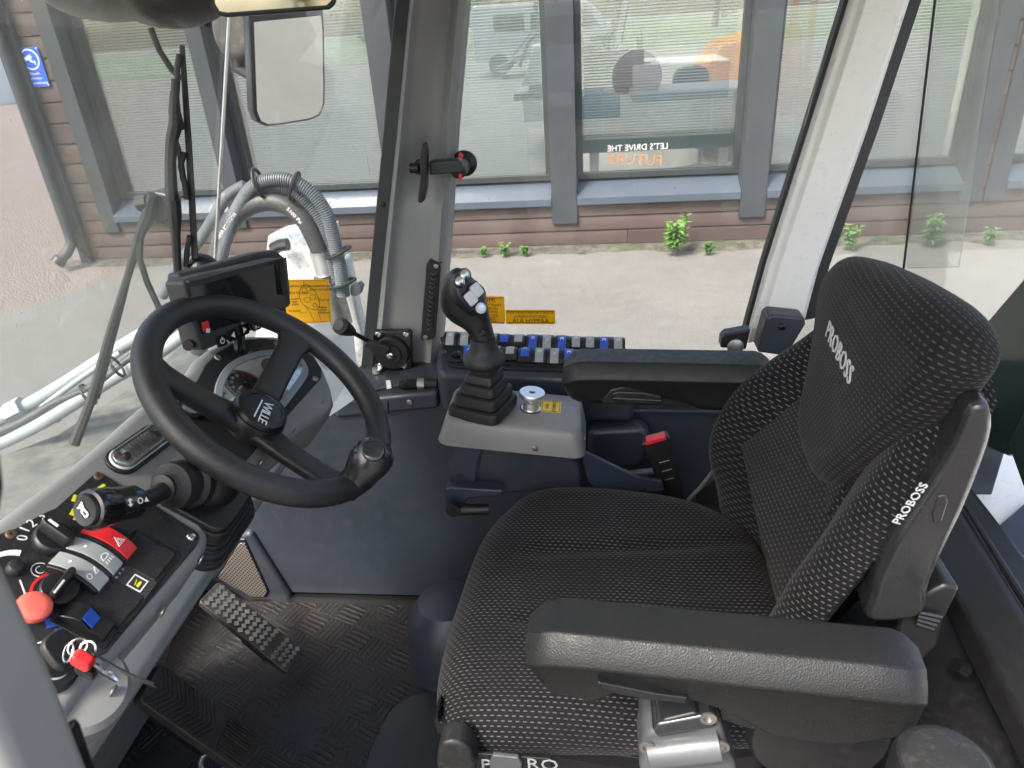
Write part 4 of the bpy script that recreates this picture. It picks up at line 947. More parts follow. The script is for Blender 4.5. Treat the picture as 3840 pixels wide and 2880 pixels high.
# pale lance and hoses running along the front of the vehicle, low left
def rod(name, pts, r, mat, label, cat, Y):
    P = smooth_loop([A(u, v, Y=y) for (u, v), y in zip(pts, Y)], 60, closed=False)
    return solo(MB().tube(P, r, 14), name, mat, label, cat, None, ang=60)
rod('guard_rail', [(-60, 935), (60, 875), (150, 822), (250, 757), (330, 708), (395, 660)], .0165, M['pipe'], 'pale grey guard rail pipe slanting along the vehicle front, topmost of the three', 'pipe', (1.35, 1.38, 1.41, 1.45, 1.48, 1.52))
rod('guard_rail', [(-60, 985), (60, 930), (150, 878), (240, 820), (330, 770), (400, 720)], .0155, M['pipe'], 'pale hose below the dark one along the vehicle front', 'pipe', (1.30, 1.33, 1.36, 1.40, 1.43, 1.46))
rod('hose_line', [(-60, 957), (40, 915), (120, 870), (200, 835), (280, 775), (340, 735), (420, 700)], .010, M['hose'], 'dark hose tied along the pale pipes at the vehicle front', 'hose', (1.30, 1.33, 1.36, 1.38, 1.42, 1.45, 1.48))
rod('blue_hose', [(90, 880), (150, 835), (200, 800), (260, 762)], .007, M['ring_grey'], 'thin blue grey hose just under the topmost guard rail', 'hose', (1.36, 1.38, 1.40, 1.42))
for k, (u, v, lb) in enumerate(((190, 852, 'cable tie on the pale hose, middle one along the vehicle front'), (112, 890, 'cable tie on the pale hose furthest to the left'), (252, 792, 'cable tie on the pale hose nearest the wiper arms'))):
    c = A(u, v, Y=1.37); d = unit(A(u + 40, v - 24, Y=1.39) - c); s_ = unit(np.cross(d, WY)); w_ = np.cross(s_, d)
    solo(MB().tube([c + s_ * .026 * math.cos(t) + w_ * .026 * math.sin(t) for t in np.linspace(0, 2 * PI, 18, endpoint=False)], .0035, 6, True), 'cable_tie', M['rubber'], lb, 'cable tie')
nf = thing('pipe_fitting', 'pale hexagonal pipe fitting at the left end of the guard rail', 'fitting', A(35, 880, Y=1.36))
c = A(35, 886, Y=1.365); d = unit(A(90, 858, Y=1.385) - c)
part(MB().tube([c - d * .02, c + d * .02], .027, 6), 'nut', M['pipe'], nf)
# front bonnet and mudguard of the vehicle below the windscreen
fb = [A(-80, 1010, Z=1.14), A(120, 935, Z=1.14), A(330, 800, Z=1.14), A(420, 700, Z=1.14), A(560, 760, Z=1.14), A(420, 950, Z=1.14), A(200, 1160, Z=1.14), A(-80, 1290, Z=1.14)]
bn = thing('front_bonnet', 'dusty dark bonnet of the vehicle seen below the windscreen', 'bonnet', (sum(fb) / 8)[:2].tolist() + [.9])
m, t, b = nmat('dirty dark bonnet'); t.links.new(mixc(t, ramp(t, noise(t, 14, 6, .7), .35, .7), (.045, .047, .044), (.15, .145, .125)), b.inputs["Base Color"]); b.inputs["Roughness"].default_value = .7
part(MB().prism(fb, (0, 0, -.06)), 'panel', m, bn, .02, 3)
# ------------------------------------------------------------------ dashboard
ndn = unit(V(.63, 0, .777)); DF = Fr(V(-.418, .55, 1.534), WY, unit(V(-.777, 0, .63)), ndn)
def dp(*pix, c=0.): return [DF.pix(u, v, c) for u, v in pix]
da = thing('dashboard', 'grey moulded dashboard with black control plate and dial pod', 'dashboard', (-.5, .6, 1.40))
outline = dp((-90, 1185), (0, 1118), (70, 1066), (150, 1008), (225, 945), (300, 878), (360, 838), (401, 803), (420, 775), (443, 757), (482, 735), (530, 724), (589, 725), (640, 736), (680, 765), (702, 803), (718, 844), (724, 872), (716, 893), (690, 905), (655, 925), (600, 970), (545, 1022), (525, 1062), (470, 1120), (452, 1160), (450, 1180), (436, 1206), (380, 1274), (330, 1333), (260, 1412), (190, 1492), (150, 1545), (100, 1590), (0, 1690), (-90, 1760))
body = MB().flat(DF, outline, -.085, .004)
part(body, 'dash_body', M['grey'], da, .013, 4)
# lower casing and pedestal below it
leg = [V(-.45, .14, 1.43), V(-.52, .14, 1.34), V(-.72, .14, 1.12), V(-.87, .14, ZF), V(-1.0, .14, ZF), V(-.60, .14, 1.43)]
part(MB().prism(leg, (0, .74, 0)), 'pedestal', M['grey'], da, .015, 3)
# pod: raised rim around the dial plate
def ringmesh(pts_o, pts_i, c0, c1):
    mb = MB(); n = len(pts_o); vs = []
    for P, c in ((pts_o, c0), (pts_o, c1), (pts_i, c1), (pts_i, c0)): vs += [DF.p(a, b, c) for a, b in P]
    fs = [(k * n + i, k * n + (i + 1) % n, ((k + 1) % 4) * n + (i + 1) % n, ((k + 1) % 4) * n + i) for k in range(4) for i in range(n)]
    return mb.add(vs, fs)
def shrink(P, d):
    P = np.array(P); T = np.roll(P, -1, 0) - np.roll(P, 1, 0); N = np.stack([T[:, 1], -T[:, 0]], 1); N /= np.linalg.norm(N, axis=1)[:, None]
    if np.mean(np.sum(N * (P - P.mean(0)), 1)) < 0: N = -N
    return P - N * d
bz = dp((372, 884), (386, 860), (406, 842), (426, 822), (443, 789), (467, 764), (500, 745), (530, 736), (565, 732), (609, 738), (649, 752), (676, 772), (694, 798), (694, 816), (621, 898), (560, 962), (525, 1004), (500, 990), (420, 940), (376, 905), c=.005)
part(MB().flat(DF, bz, .006, .001), 'dial_plate', M['plate'], da, .0015)
iro = smooth_loop(dp((462, 870), (464, 835), (477, 806), (501, 783), (540, 767), (577, 760), (618, 762), (647, 775), (662, 797), (662, 815), (645, 842), (604, 893), (565, 925), (520, 930), (478, 905), c=.007), 64)
clu = part(ringmesh(iro, shrink(iro, .010), .006, .012), 'instrument_cluster', M['ring_grey'], da, .0015)
iri = shrink(iro, .009); part(MB().flat(DF, iri, .002, .0072), 'dial_face', M['face'], clu)
def disc(fr, r, h, c, n=48): return MB().flat(fr, [(r * math.cos(t), r * math.sin(t)) for t in np.linspace(0, 2 * PI, n, endpoint=False)], h, c)
def dat(u, v, c): a, b = DF.pix(u, v, c); return DF.at(a, b, 0)
cF = .0093
rp_ = dat(530, 834, cF)
part(disc(rp_, .029, .0008, cF), 'rev_dial', M['dial'], clu)
g2 = dat(592, 795, cF); part(disc(g2, .019, .0008, cF), 'small_dial', M['dial'], clu)
tk, tr = MB(), MB()
for k in range(37):
    a = math.radians(205 - 205 * k / 36); r1, r0 = .0278, .0248 if k % 5 else .0228
    d, s_ = V(math.cos(a), math.sin(a)), V(-math.sin(a), math.cos(a)) * .00036
    (tr if k >= 26 else tk).flat(rp_, [tuple(d * r0 - s_), tuple(d * r1 - s_), tuple(d * r1 + s_), tuple(d * r0 + s_)], .0004, cF + .0008)
part(tk, 'scale_marks', M['white'], clu); part(tr, 'red_scale_marks', M['red'], clu)
for k, tx in enumerate(("0", "5", "10", "15", "20", "25", "30", "35")):
    a = math.radians(205 - 205 * k / 7.2); lettering(tx, .0054, rp_.at(.0188 * math.cos(a), .0188 * math.sin(a), cF + .0008), M['red'] if k > 5 else M['white'], 'dial_number', clu, .0003)
lettering("RPM x 100", .0046, rp_.at(-.003, .003, cF + .0008), M['white'], 'dial_text', clu, .0003)
for fr_, a, L in ((rp_, -.9, .021), (g2, 1.9, .014)):
    d = V(math.cos(a), math.sin(a)); s_ = V(-d[1], d[0]) * .0008
    part(MB().flat(fr_, [tuple(-d * .004 - s_ * 1.5), tuple(d * L), tuple(-d * .004 + s_ * 1.5)], .0006, cF + .0012), 'needle', M['red'], clu)
    part(disc(fr_, .0045 if L > .02 else .003, .002, cF + .0008, 20), 'needle_hub', M['black'], clu)
for k, (u, v) in enumerate(((547, 769), (482, 853), (636, 815), (618, 838), (600, 862), (582, 885))):
    f_ = dat(u, v, cF); n_ = 26; R0 = .0075
    part(MB().tube([f_.p(R0 * math.cos(t), R0 * math.sin(t), cF + .0004) for t in np.linspace(0, 2 * PI, n_, endpoint=False)], .00045, 5, True), 'telltale_ring', M['ring_grey'], clu)
f_ = dat(482, 853, cF + .0001)
for sx in (-1, 1): part(MB().flat(f_, [(sx * .001, -.0012), (sx * .003, -.0012), (sx * .003, -.003), (sx * .006, 0), (sx * .003, .003), (sx * .003, .0012), (sx * .001, .0012)], .0004, cF), 'arrow_mark', M['dial'], clu)
lens_ = MB().flat(DF, shrink(iro, .0098), .0012, .0118); part(lens_, 'cover_glass', M['clear'], clu)
for u, v in ((470, 773), (598, 744), (680, 819)): screw(dat(u, v, .007).at(0, 0, .007), .0052, M['steel'], da)
for u, v in ((701, 868), (640, 929), (566, 1000)):
    screw(Fr(dat(u, v, .005).p(0, 0, .004), WY, V(-.6, 0, -.8)), .0045, M['steel'], da)
# power socket
f_ = dat(413, 882, .008)
so2 = part(MB().lathe(f_.at(0, 0, .006), [(.0175, 0), (.0175, .004), (.0165, .006), (.0135, .006), (.0125, -.012), (.0, -.012)], 30), 'power_socket', M['black'], da)
part(MB().lathe(f_.at(0, 0, .006), [(.0130, .0055), (.0115, .0062), (.0105, -.010), (.0125, -.010)], 30), 'socket_sleeve', M['chrome'], so2)
part(MB().cyl(f_.at(0, 0, 0), .006, .006, n=14), 'socket_pin', M['black_gloss'], so2)
# clear marker lamp
a0, a1 = V(*DF.pix(338, 943, .006)), V(*DF.pix(262, 998, .006)); ctr = (a0 + a1) / 2; lx = unit(np.r_[a1 - a0, 0])[:2]
LF = Fr(DF.p(ctr[0], ctr[1], .004), DF.x * lx[0] + DF.y * lx[1], -DF.x * lx[1] + DF.y * lx[0], DF.z); Ls = np.linalg.norm(a1 - a0)
ml = part(MB().flat(LF, rrect(Ls + .030, .034, .0168, 8), .004), 'marker_lamp', M['black'], da, .001)
part(MB().flat(LF, rrect(Ls + .024, .028, .0138, 8), .0035, .004), 'lamp_reflector', M['key_light'], ml, .001)
lm = MB()
for k in range(9): lm.box(LF, .0016, .018, .004, (-.020 + k * .005, 0, .0085))
part(lm, 'lens_ribs', M['alu'], ml)
part(MB().pillow(LF.at(0, 0, .0125), rrect(Ls + .022, .026, .0128, 8), .004, .005), 'lamp_lens', M['lens'], ml)
for k in (-1, 1): screw(LF.at(k * Ls * .42, 0, .0078), .0042, M['rust'], ml, h=.004)
# black control plate
cp_ = dp((210, 1018), (222, 1024), (424, 1148), (432, 1160), (425, 1178), (330, 1290), (232, 1408), (160, 1440), (120, 1475), (70, 1520), (-60, 1560), (-60, 1210), (0, 1153), (30, 1143), (100, 1106), (120, 1098), c=.006)
pl = part(MB().flat(DF, cp_, .003, .0035), 'control_plate', M['plate'], da, .0008)
cP = .0065
PF = lambda u, v, c=cP: dat(u, v, c).at(0, 0, c)
for (u, v), mt_ in (((213, 1030), M['rust']), ((413, 1160), M['chrome']), ((24, 1155), M['rust'])): screw(PF(u, v), .0048, mt_, pl)
for u, v in ((439, 1206), (356, 1320), (248, 1490)): screw(Fr(dat(u, v, 0).p(0, 0, -.003), WY, V(-.5, 0, -.87)), .0052, M['steel'], da)
def arc(fr, r0, r1, a0, a1, h=.0005, n=26):
    mb = MB(); t = np.radians(np.linspace(a0, a1, n)); q = np.linspace(0, 1, n)
    lo = [(r0[0] + (r0[1] - r0[0]) * k) if isinstance(r0, tuple) else r0 for k in q]; hi = [(r1[0] + (r1[1] - r1[0]) * k) if isinstance(r1, tuple) else r1 for k in q]
    return mb.flat(fr, [(lo[i] * math.cos(t[i]), lo[i] * math.sin(t[i])) for i in range(n)] + [(hi[i] * math.cos(t[i]), hi[i] * math.sin(t[i])) for i in range(n - 1, -1, -1)], h)
kf = PF(114, 1168)
kn = part(MB().lathe(kf, [(.0175, 0), (.0175, .005), (.0162, .008), (.015, .009)], 36), 'fan_knob', M['black'], da)
def bar_knob(fr, L, w, h, par, mat):
    mb = MB(); rings = []
    for c, k in ((.004, 1.0), (h * .55, .92), (h * .9, .78), (h, .62)): rings.append([fr.p(a * (.9 + .1 * k), b * k, c) for a, b in rrect(L, w, w * .45, 5)])
    return part(mb.loft(rings), 'grip', mat, par, .001, 2, 50)
ka = kf.rot(math.radians(-98)); bar_knob(ka, .033, .012, .020, kn, M['black'])
part(MB().box(ka, .010, .0022, .001, (-.0065, 0, .0202)), 'pointer_mark', M['white'], kn)
def ptext(tx, u, v, size, mat, ang=0., name='panel_text'):
    lettering(tx, size, PF(u, v).rot(ang), mat, name, pl, .0005)
for tx, u, v in (("0", 49, 1162), ("1", 54, 1144), ("2", 69, 1131), ("3", 94, 1122)):
    f_ = PF(u, v); d = f_.o - kf.o; ang = math.atan2(np.dot(d, DF.y), np.dot(d, DF.x)) - PI / 2; ptext(tx, u, v, .0125, M['white'], ang, 'fan_number')
f_ = PF(141, 1187)
for k in range(4):
    a = PI / 4 + k * PI / 2; part(disc(f_.at(.0042 * math.cos(a), .0042 * math.sin(a)), .0030, .0005, 0, 16), 'fan_mark', M['white'], pl)
f_ = PF(28, 1240); part(arc(f_, (.021, .0185), (.021, .0245), 168, 22), 'sweep_mark', M['white'], pl)
f_ = PF(87, 1231)
part(arc(f_, .0066, .0072, 0, 359, .0004, 34), 'recirculation_ring', M['white'], pl); part(arc(f_, .0031, .0038, 40, 330, .0004, 24), 'recirculation_arrow', M['white'], pl)
part(MB().lathe(PF(32, 1230), [(.0075, 0), (.0072, .004), (.0052, .0066), (.002, .0076)], 24), 'round_button', M['rubber'], da)
tkf = PF(124, 1281); tkn = part(MB().lathe(tkf, [(.0155, 0), (.0155, .008), (.0143, .0095)], 36), 'heater_knob', M['black'], da)
tka = tkf.at(0, 0, .006).rot(math.radians(4)); bar_knob(tka, .030, .0088, .015, tkn, M['black']); part(MB().box(tka, .014, .0017, .001, (-.0085, 0, .0152)), 'pointer_mark', M['key_light'], tkn)
part(arc(tkf, (.0185, .0190), (.0205, .0220), 150, -5), 'red_heat_arc', M['red'], pl); part(arc(tkf, (.0176, .0168), (.0176, .0190), 178, 120), 'blue_cool_arc', M['blue'], pl)
part(MB().box(PF(191, 1293).rot(-.8), .0055, .0014, .0005, (.004, 0, .0002)), 'red_tick', M['red'], pl)
part(MB().box(PF(111, 1345).rot(-.7), .0085, .0085, .0005, (0, 0, .0002)), 'blue_square_mark', M['blue'], pl); part(MB().box(PF(134, 1359).rot(-.8), .0100, .0014, .0005, (0, 0, .0002)), 'blue_tick', M['blue'], pl)
es = PF(66, 1325); ep = part(MB().lathe(es, [(.0078, 0), (.0078, .005), (.0132, .006), (.0139, .009), (.0132, .012), (.0105, .0141), (.006, .0148)], 40), 'emergency_stop', M['estop'], da)
for a0 in (20, 200): part(arc(es.at(0, 0, .0138), .0075, .0080, a0, a0 + 75, .0006), 'turn_arrow', M['rust'], ep)
# rocker switches of the control plate
def rocker(fr, w, L, par, cap, name='rocker_switch', tilt=0.0, h=.012, base=True, mark=None, strip=.62, front=True):
    c, s_ = math.cos(tilt), math.sin(tilt); f = Fr(fr.o, fr.x, c * fr.y + s_ * fr.z, -s_ * fr.y + c * fr.z)
    def prof(k, a0, a1, lift=0., n=9):
        y = np.linspace(-L / 2, L / 2, n) * k; z = h * (1 - .42 * (y / (L / 2)) ** 2) + lift
        return [(a0, -L / 2 * k, .0)] + [(a0, q, zz_) for q, zz_ in zip(y, z)] + [(a0, L / 2 * k, .0)]
    mb = MB(); P = [f.p(*q) for q in prof(1, -w / 2, 0)]; mb.prism(P, f.x * w)
    ob = part(mb, name, M['black'], par, .0008)
    if base: part(MB().box(fr, w * 1.10, L * 1.12, .004, (0, 0, .001)), 'switch_socket', M['plate'], ob, .0006)
    y = np.linspace(-L / 2, L / 2, 9); z = h * (1 - .42 * (y / (L / 2)) ** 2); sw2 = w * strip
    up = [f.p(-sw2 / 2, q, zz_ + .0012) for q, zz_ in zip(y, z)]; lo = [f.p(-sw2 / 2, q, zz_ - .001) for q, zz_ in zip(y, z)]
    P = ([f.p(-sw2 / 2, -L / 2 - .0012, .003), f.p(-sw2 / 2, -L / 2 - .0012, z[0] + .0006)] if front else []) + up + lo[::-1]
    part(MB().prism(P, f.x * sw2), 'cap', cap, ob, .0004)
    return ob, f
def rmark(f, ob, pts, L, h, mat, y0=0.):
    for poly in pts:
        mb = MB(); zf = lambda y: h * (1 - .42 * (y / (L / 2)) ** 2) + .0013
        vs = [f.p(a, b + y0, zf(b + y0)) for a, b in poly]; mb.prism(vs, f.z * .0004); part(mb, 'symbol', mat, ob)
Lr, wr, hr = .047, .0215, .014
ring8 = lambda r, cx=0, cy=0, w=.0005, n=14: [[(cx + rr2 * math.cos(t), cy + rr2 * math.sin(t)) for rr2, t in ((r, a), (r, b_), (r - w * 2, b_), (r - w * 2, a))] for a, b_ in zip(np.linspace(0, 2 * PI, n + 1)[:-1], np.linspace(0, 2 * PI, n + 1)[1:])]
tri = lambda R, w: [[(R * math.cos(a), R * math.sin(a)), (R * math.cos(b_), R * math.sin(b_)), ((R - w) * math.cos(b_), (R - w) * math.sin(b_)), ((R - w) * math.cos(a), (R - w) * math.sin(a))] for a, b_ in zip(np.radians((90, 210, 330)), np.radians((210, 330, 450)))]
for (u, v), cap, kind, lb in (((239, 1166), M['red'], 'hazard', 'red hazard light rocker switch'), ((207, 1199), M['key_grey'], 'lamp', 'grey rocker switch with work light symbol'), ((175, 1232), M['key_grey'], 'wash', 'grey rocker switch with wiper symbol, nearest the heater knob')):
    ob, f = rocker(dat(u - 2, v - 4, cP + .011).at(0, 0, cP - .001), wr, Lr, da, cap, h=hr, strip=.74 if kind == 'hazard' else .70); ob["label"] = lb
    if kind == 'hazard': rmark(f, ob, tri(.0058, .0010) + tri(.0030, .0008), Lr, hr, M['white'], -.009)
    else:
        rmark(f, ob, [[(.0012 * math.cos(t), .0012 * math.sin(t)) for t in np.linspace(0, 2 * PI, 12, endpoint=False)]], Lr, hr, M['white'], .010)
        if kind == 'lamp': rmark(f, ob, [[(r * math.cos(t), r * math.sin(t)) for r, t in ((.0045, a), (.0045, b_), (.0036, b_), (.0036, a))] for a, b_ in zip(np.linspace(0, PI, 9)[:-1], np.linspace(0, PI, 9)[1:])] + [[(-.0045, 0), (.0045, 0), (.0045, -.0009), (-.0045, -.0009)]] + [[(k, -.002), (k + .0007, -.002), (k * 1.3 + .0007, -.0055), (k * 1.3, -.0055)] for k in (-.0036, -.0012, .0012, .0036)], Lr, hr, M['white'], -.010)
        else: rmark(f, ob, ring8(.0028, -.004, 0) + [[(.001, -.003), (.002, -.003), (.006, .002), (.0055, .003)], [(.006, .003), (.0065, .0025), (.0055, -.003), (.005, -.003)], [(.001, -.003), (.0055, -.003), (.0055, -.0022), (.001, -.0022)]], Lr, hr, M['white'], -.011)
for u, v in ((325, 1190), (302, 1218), (250, 1284), (222, 1315)):
    f_ = PF(u, v); bp = part(MB().flat(f_, rrect(.0265, .050, .002), .0012), 'switch_blank', M['black'], da, .0005); part(MB().flat(f_, rrect(.020, .042, .002), .0016, .0012), 'blank_panel', M['plate'], bp, .0008)
f_ = PF(276, 1252); ab = part(MB().flat(f_, rrect(.0265, .050, .002), .0012), 'symbol_plate', M['black'], da, .0005)
part(MB().flat(f_, rrect(.022, .046, .001), .0010, .0010), 'sign_face', M['dial'], ab)
for k, tx in enumerate("ABP"): lettering(tx, .0050, f_.at(-.005 + .0052 * k, .013, .002), M['white'], 'sign_text', ab, .0004); part(MB().box(f_, .0022, .0022, .0004, (-.005 + .0052 * k, .009, .0022)), 'sign_dot', M['key_grey'], ab)
fs_ = f_.at(0, -.009, .002)
for a, b_, w_, h_ in ((0, .0065, .0145, .0012), (0, -.0065, .0145, .0012), (-.0067, 0, .0012, .0118), (.0067, 0, .0012, .0118)): part(MB().box(fs_, w_, h_, .0004, (a, b_, .0002)), 'sign_border', M['white'], ab)
part(MB().flat(fs_, [(-.0035, -.003), (.0025, -.003), (.0035, -.001), (-.001, .0), (-.0035, -.001)], .0004), 'seat_mark', M['yellow_mark'], ab); part(MB().flat(fs_, [(-.003, .0005), (.0025, .002), (.0028, .0028), (-.003, .0014)], .0004), 'seat_mark', M['yellow_mark'], ab)
f_ = PF(186, 1348); ob = part(MB().flat(f_, rrect(.0265, .050, .002), .0012), 'lock_switch', M['black'], da, .0005); ob["label"] = 'black lock switch with blue slider, lowest of its column'
wd = MB().prism([f_.p(-.009, b, c) for b, c in ((.022, .001), (.022, .006), (.010, .0125), (.004, .013), (-.006, .007), (-.020, .008), (-.021, .001))], f_.x * .018); part(wd, 'rocker', M['black_gloss'], ob, .001)
part(MB().prism([f_.p(-.006, b, c) for b, c in ((.004, .0142), (-.007, .0078), (-.007, .0068), (.004, .0130))], f_.x * .012), 'blue_slider', M['blue'], ob, .0003)
ptext("1", 94, 1386, .011, M['white'], .9, 'key_number')
for (u, v, a) in ((222, 1058, -.2), (167, 1082, .3), (163, 1112, .2)): part(MB().flat(PF(u, v).rot(a), [(-.006, -.003), (.001, -.003), (.001, .002), (.006, .002), (.006, .005), (-.002, .005), (-.002, 0), (-.006, 0)], .0005), 'yellow_mark', M['yellow_mark'], pl)
part(MB().box(PF(50, 1272).rot(.9), .018, .0011, .0005), 'wiper_mark', M['white'], pl)
# ignition lock
ig = PF(112, 1446); il = part(MB().lathe(ig, [(.020, -.002), (.020, .003), (.018, .005), (.0115, .006), (.011, .009), (.003, .010)], 34), 'ignition_lock', M['black'], da)
part(MB().lathe(ig, [(.0128, .005), (.0128, .0072), (.0116, .008), (.0114, .005)], 34), 'lock_ring', M['chrome'], il)
part(MB().lathe(Fr(dat(175, 1470, 0).p(0, 0, -.02), DF.x, DF.y), [(.042, -.01), (.042, .010), (.037, .015), (.02, .017)], 34), 'lock_boss', M['grey'], da)
# key with ring, red fob and strap
ke = thing('ignition_key', 'black headed ignition key with ring, red fob and dark strap in the dash lock', 'key', PF(131, 1405).p(0, 0, .02))
kx = A(116, 1440, Y=.375)
kO = PF(131, 1402, .035).o; kfr = Fr(kO, unit(V(0, .85, -.25)), V(-.55, .1, .83))
part(MB().flat(kfr, smooth_loop([(-.011, -.013), (.008, -.014), (.013, -.006), (.0125, .009), (.006, .014), (-.008, .013), (-.013, .005)], 40), .007, -.0035), 'key_head', M['rubber'], ke, .002, 3)
part(MB().tube([kO, ig.p(0, 0, .008)], .0035, 8), 'blade', M['chrome'], ke)
def ringt(c, x, y, R, r, par, mat, name='ring'): return part(MB().tube([c + R * (math.cos(t) * x + math.sin(t) * y) for t in np.linspace(0, 2 * PI, 34, endpoint=False)], r, 8, True), name, mat, par)
c1 = A(148, 1409, Y=.348); ringt(c1, unit(V(.5, .2, .5)), unit(V(-.5, .75, .3)), .0066, .0008, ke, M['chrome'])
c2 = A(168, 1398, Y=.350); ringt(c2, unit(V(.8, .3, -.2)), unit(V(.1, .6, .7)), .0062, .0008, ke, M['chrome']); c3 = A(190, 1402, Y=.350); ringt(c3, unit(V(.9, .1, -.2)), unit(V(.0, .7, .7)), .0055, .0009, ke, M['chrome'])
rf = [A(u, v, Y=.345) for u, v in ((165, 1402), (176, 1396), (208, 1418), (210, 1428), (200, 1431), (168, 1413))]
part(MB().prism(rf, (0, -.010, 0)), 'red_fob', M['red'], ke, .002, 3)
part(MB().prism([p + V(-.002, .0, -.012) for p in rf], (0, -.008, 0)), 'black_fob', M['black'], ke, .002, 3)
sp_ = smooth_loop([A(u, v, Y=y) for u, v, y in ((205, 1410, .350), (232, 1428, .345), (262, 1446, .34), (300, 1464, .335), (337, 1479, .33))], 30, False)
sl_ = MB(); wv = V(0, -.3, .95) * .0075
sl_.loft([[p - wv * (1 - .5 * k / 29), p + wv * (1 - .5 * k / 29), p + wv * (1 - .5 * k / 29) + V(.0008, -.0018, 0), p - wv * (1 - .5 * k / 29) + V(.0008, -.0018, 0)] for k, p in enumerate(sp_)])
part(sl_, 'strap', M['black'], ke)
part(MB().tube([A(202, 1437, Y=.345), A(212, 1443, Y=.345), A(222, 1452, Y=.345), A(240, 1461, Y=.345), A(254, 1471, Y=.345)], [.0022, .0030, .0024, .0032, .0016], 8), 'tag_pin', M['chrome'], ke)
# ------------------------------------------------------------------ monitor on the dash
mn = unit(V(.977, -.208, .052)); mtl, mtr, mbr, mbl = V(-.493, .782, 1.733), V(-.452, .964, 1.703), V(-.451, .949, 1.622), V(-.490, .775, 1.645)
MF = Fr((mtl + mtr + mbr + mbl) / 4, unit(mtr - mtl + mbr - mbl), WZ); MF = Fr(MF.o, MF.x, np.cross(mn, MF.x), mn)
mo_ = thing('monitor', 'black rugged camera monitor with sun hood and row of arrow buttons on the dash', 'monitor', (-.49, .86, 1.60))
hs = [MF.pix(u, v) for u, v in ((397, 612), (404, 602), (592, 557), (603, 562), (608, 590), (612, 640), (621, 676), (560, 708), (500, 733), (444, 757), (434, 752), (420, 700))]
part(MB().flat(MF, hs, -.030), 'housing', M['monitor'], mo_, .003, 3)
bk2 = [MF.pix(u, v, -.038) for u, v in ((366, 590), (380, 588), (540, 545), (578, 540), (600, 558), (606, 600), (612, 660), (436, 752), (420, 742), (410, 690), (386, 660), (372, 612))]
part(MB().flat(MF, [(a, b) for a, b in bk2], -.024, -.022), 'back_shell', M['monitor'], mo_, .006, 3)
scp = [MF.pix(u, v, .001) for u, v in ((413, 640), (410, 622), (595, 570), (618, 660), (610, 664), (437, 722))]
part(MB().flat(MF, scp, .0012), 'screen', M['screen'], mo_)
hood = MB(); tl, tr_, = MF.pix(399, 606), MF.pix(604, 555); rb = MF.pix(612, 636)
hood.prism([MF.p(*tl), MF.p(*tr_), MF.p(tr_[0] + .001, tr_[1] - .004), MF.p(tl[0], tl[1] - .004)], MF.z * .007)
hood.prism([MF.p(*tr_), MF.p(rb[0], rb[1]), MF.p(rb[0] - .004, rb[1]), MF.p(tr_[0] - .004, tr_[1] - .002)], MF.z * .012)
part(hood, 'sun_hood', M['monitor'], mo_, .0015)
bts = ((479, 736), (502, 724), (527, 712), (553, 702), (577, 690), (600, 680))
for k, (u, v) in enumerate(bts):
    a, b = MF.pix(u, v, .001); f_ = MF.at(a, b, .0); f_ = f_.rot(0)
    bt_ = part(MB().flat(f_, rrect(.0185, .0150, .003), .0022), 'button', M['black_gloss'], mo_, .0006)
    sh_ = [[[(.004 * math.cos(t), .004 * math.sin(t)) for t in np.linspace(2.2, 7.2, 14)] + [(.003 * math.cos(t), .003 * math.sin(t)) for t in np.linspace(7.2, 2.2, 14)], [(-.0006, .0008), (.0006, .0008), (.0006, .005), (-.0006, .005)]],
           [[(-.0038, 0), (.003, .0042), (.003, -.0042)]], [[(.0038, 0), (-.003, .0042), (-.003, -.0042)]], [[(-.005, 0), (0, .0045), (.005, 0), (.0035, 0), (.0035, -.0042), (.001, -.0042), (.001, -.001), (-.001, -.001), (-.001, -.0042), (-.0035, -.0042), (-.0035, 0)]], [[(-.0042, .003), (.0042, .003), (0, -.0038)]], [[(-.0042, -.003), (.0042, -.003), (0, .0038)]]][k]
    smb = MB()
    for q in sh_: smb.flat(f_, q, .0004, .0022)
    part(smb, 'button_mark', M['white'], bt_)
a, b = MF.pix(546, 690, .001); lettering("TFT LCD", .0075, MF.at(a - .010, b + .001, .0006), M['white'], 'monitor_text', mo_, .0004)
a, b = MF.pix(445, 704, .0025); part(MB().box(MF.at(a, b, .0022), .012, .011, .0006), 'red_label', M['red'], mo_)
part(MB().prism([MF.p(a + .000, b - .003, .0028), MF.p(a + .006, b - .005, .0028), MF.p(a + .004, b - .010, .0028), MF.p(a - .003, b - .008, .0028)], MF.z * .0003), 'torn_label', M['paper'], mo_)
part(MB().tube([MF.p(.02, -.04, -.03), V(-.49, .86, 1.605), V(-.50, .86, 1.585)], .008, 8), 'mount_post', M['black'], mo_)
part(MB().tube([MF.p(-.095, -.036, -.012), MF.p(-.095, -.036, -.010) + MF.x * -.006], .007, 14), 'side_knob', M['black_gloss'], mo_)
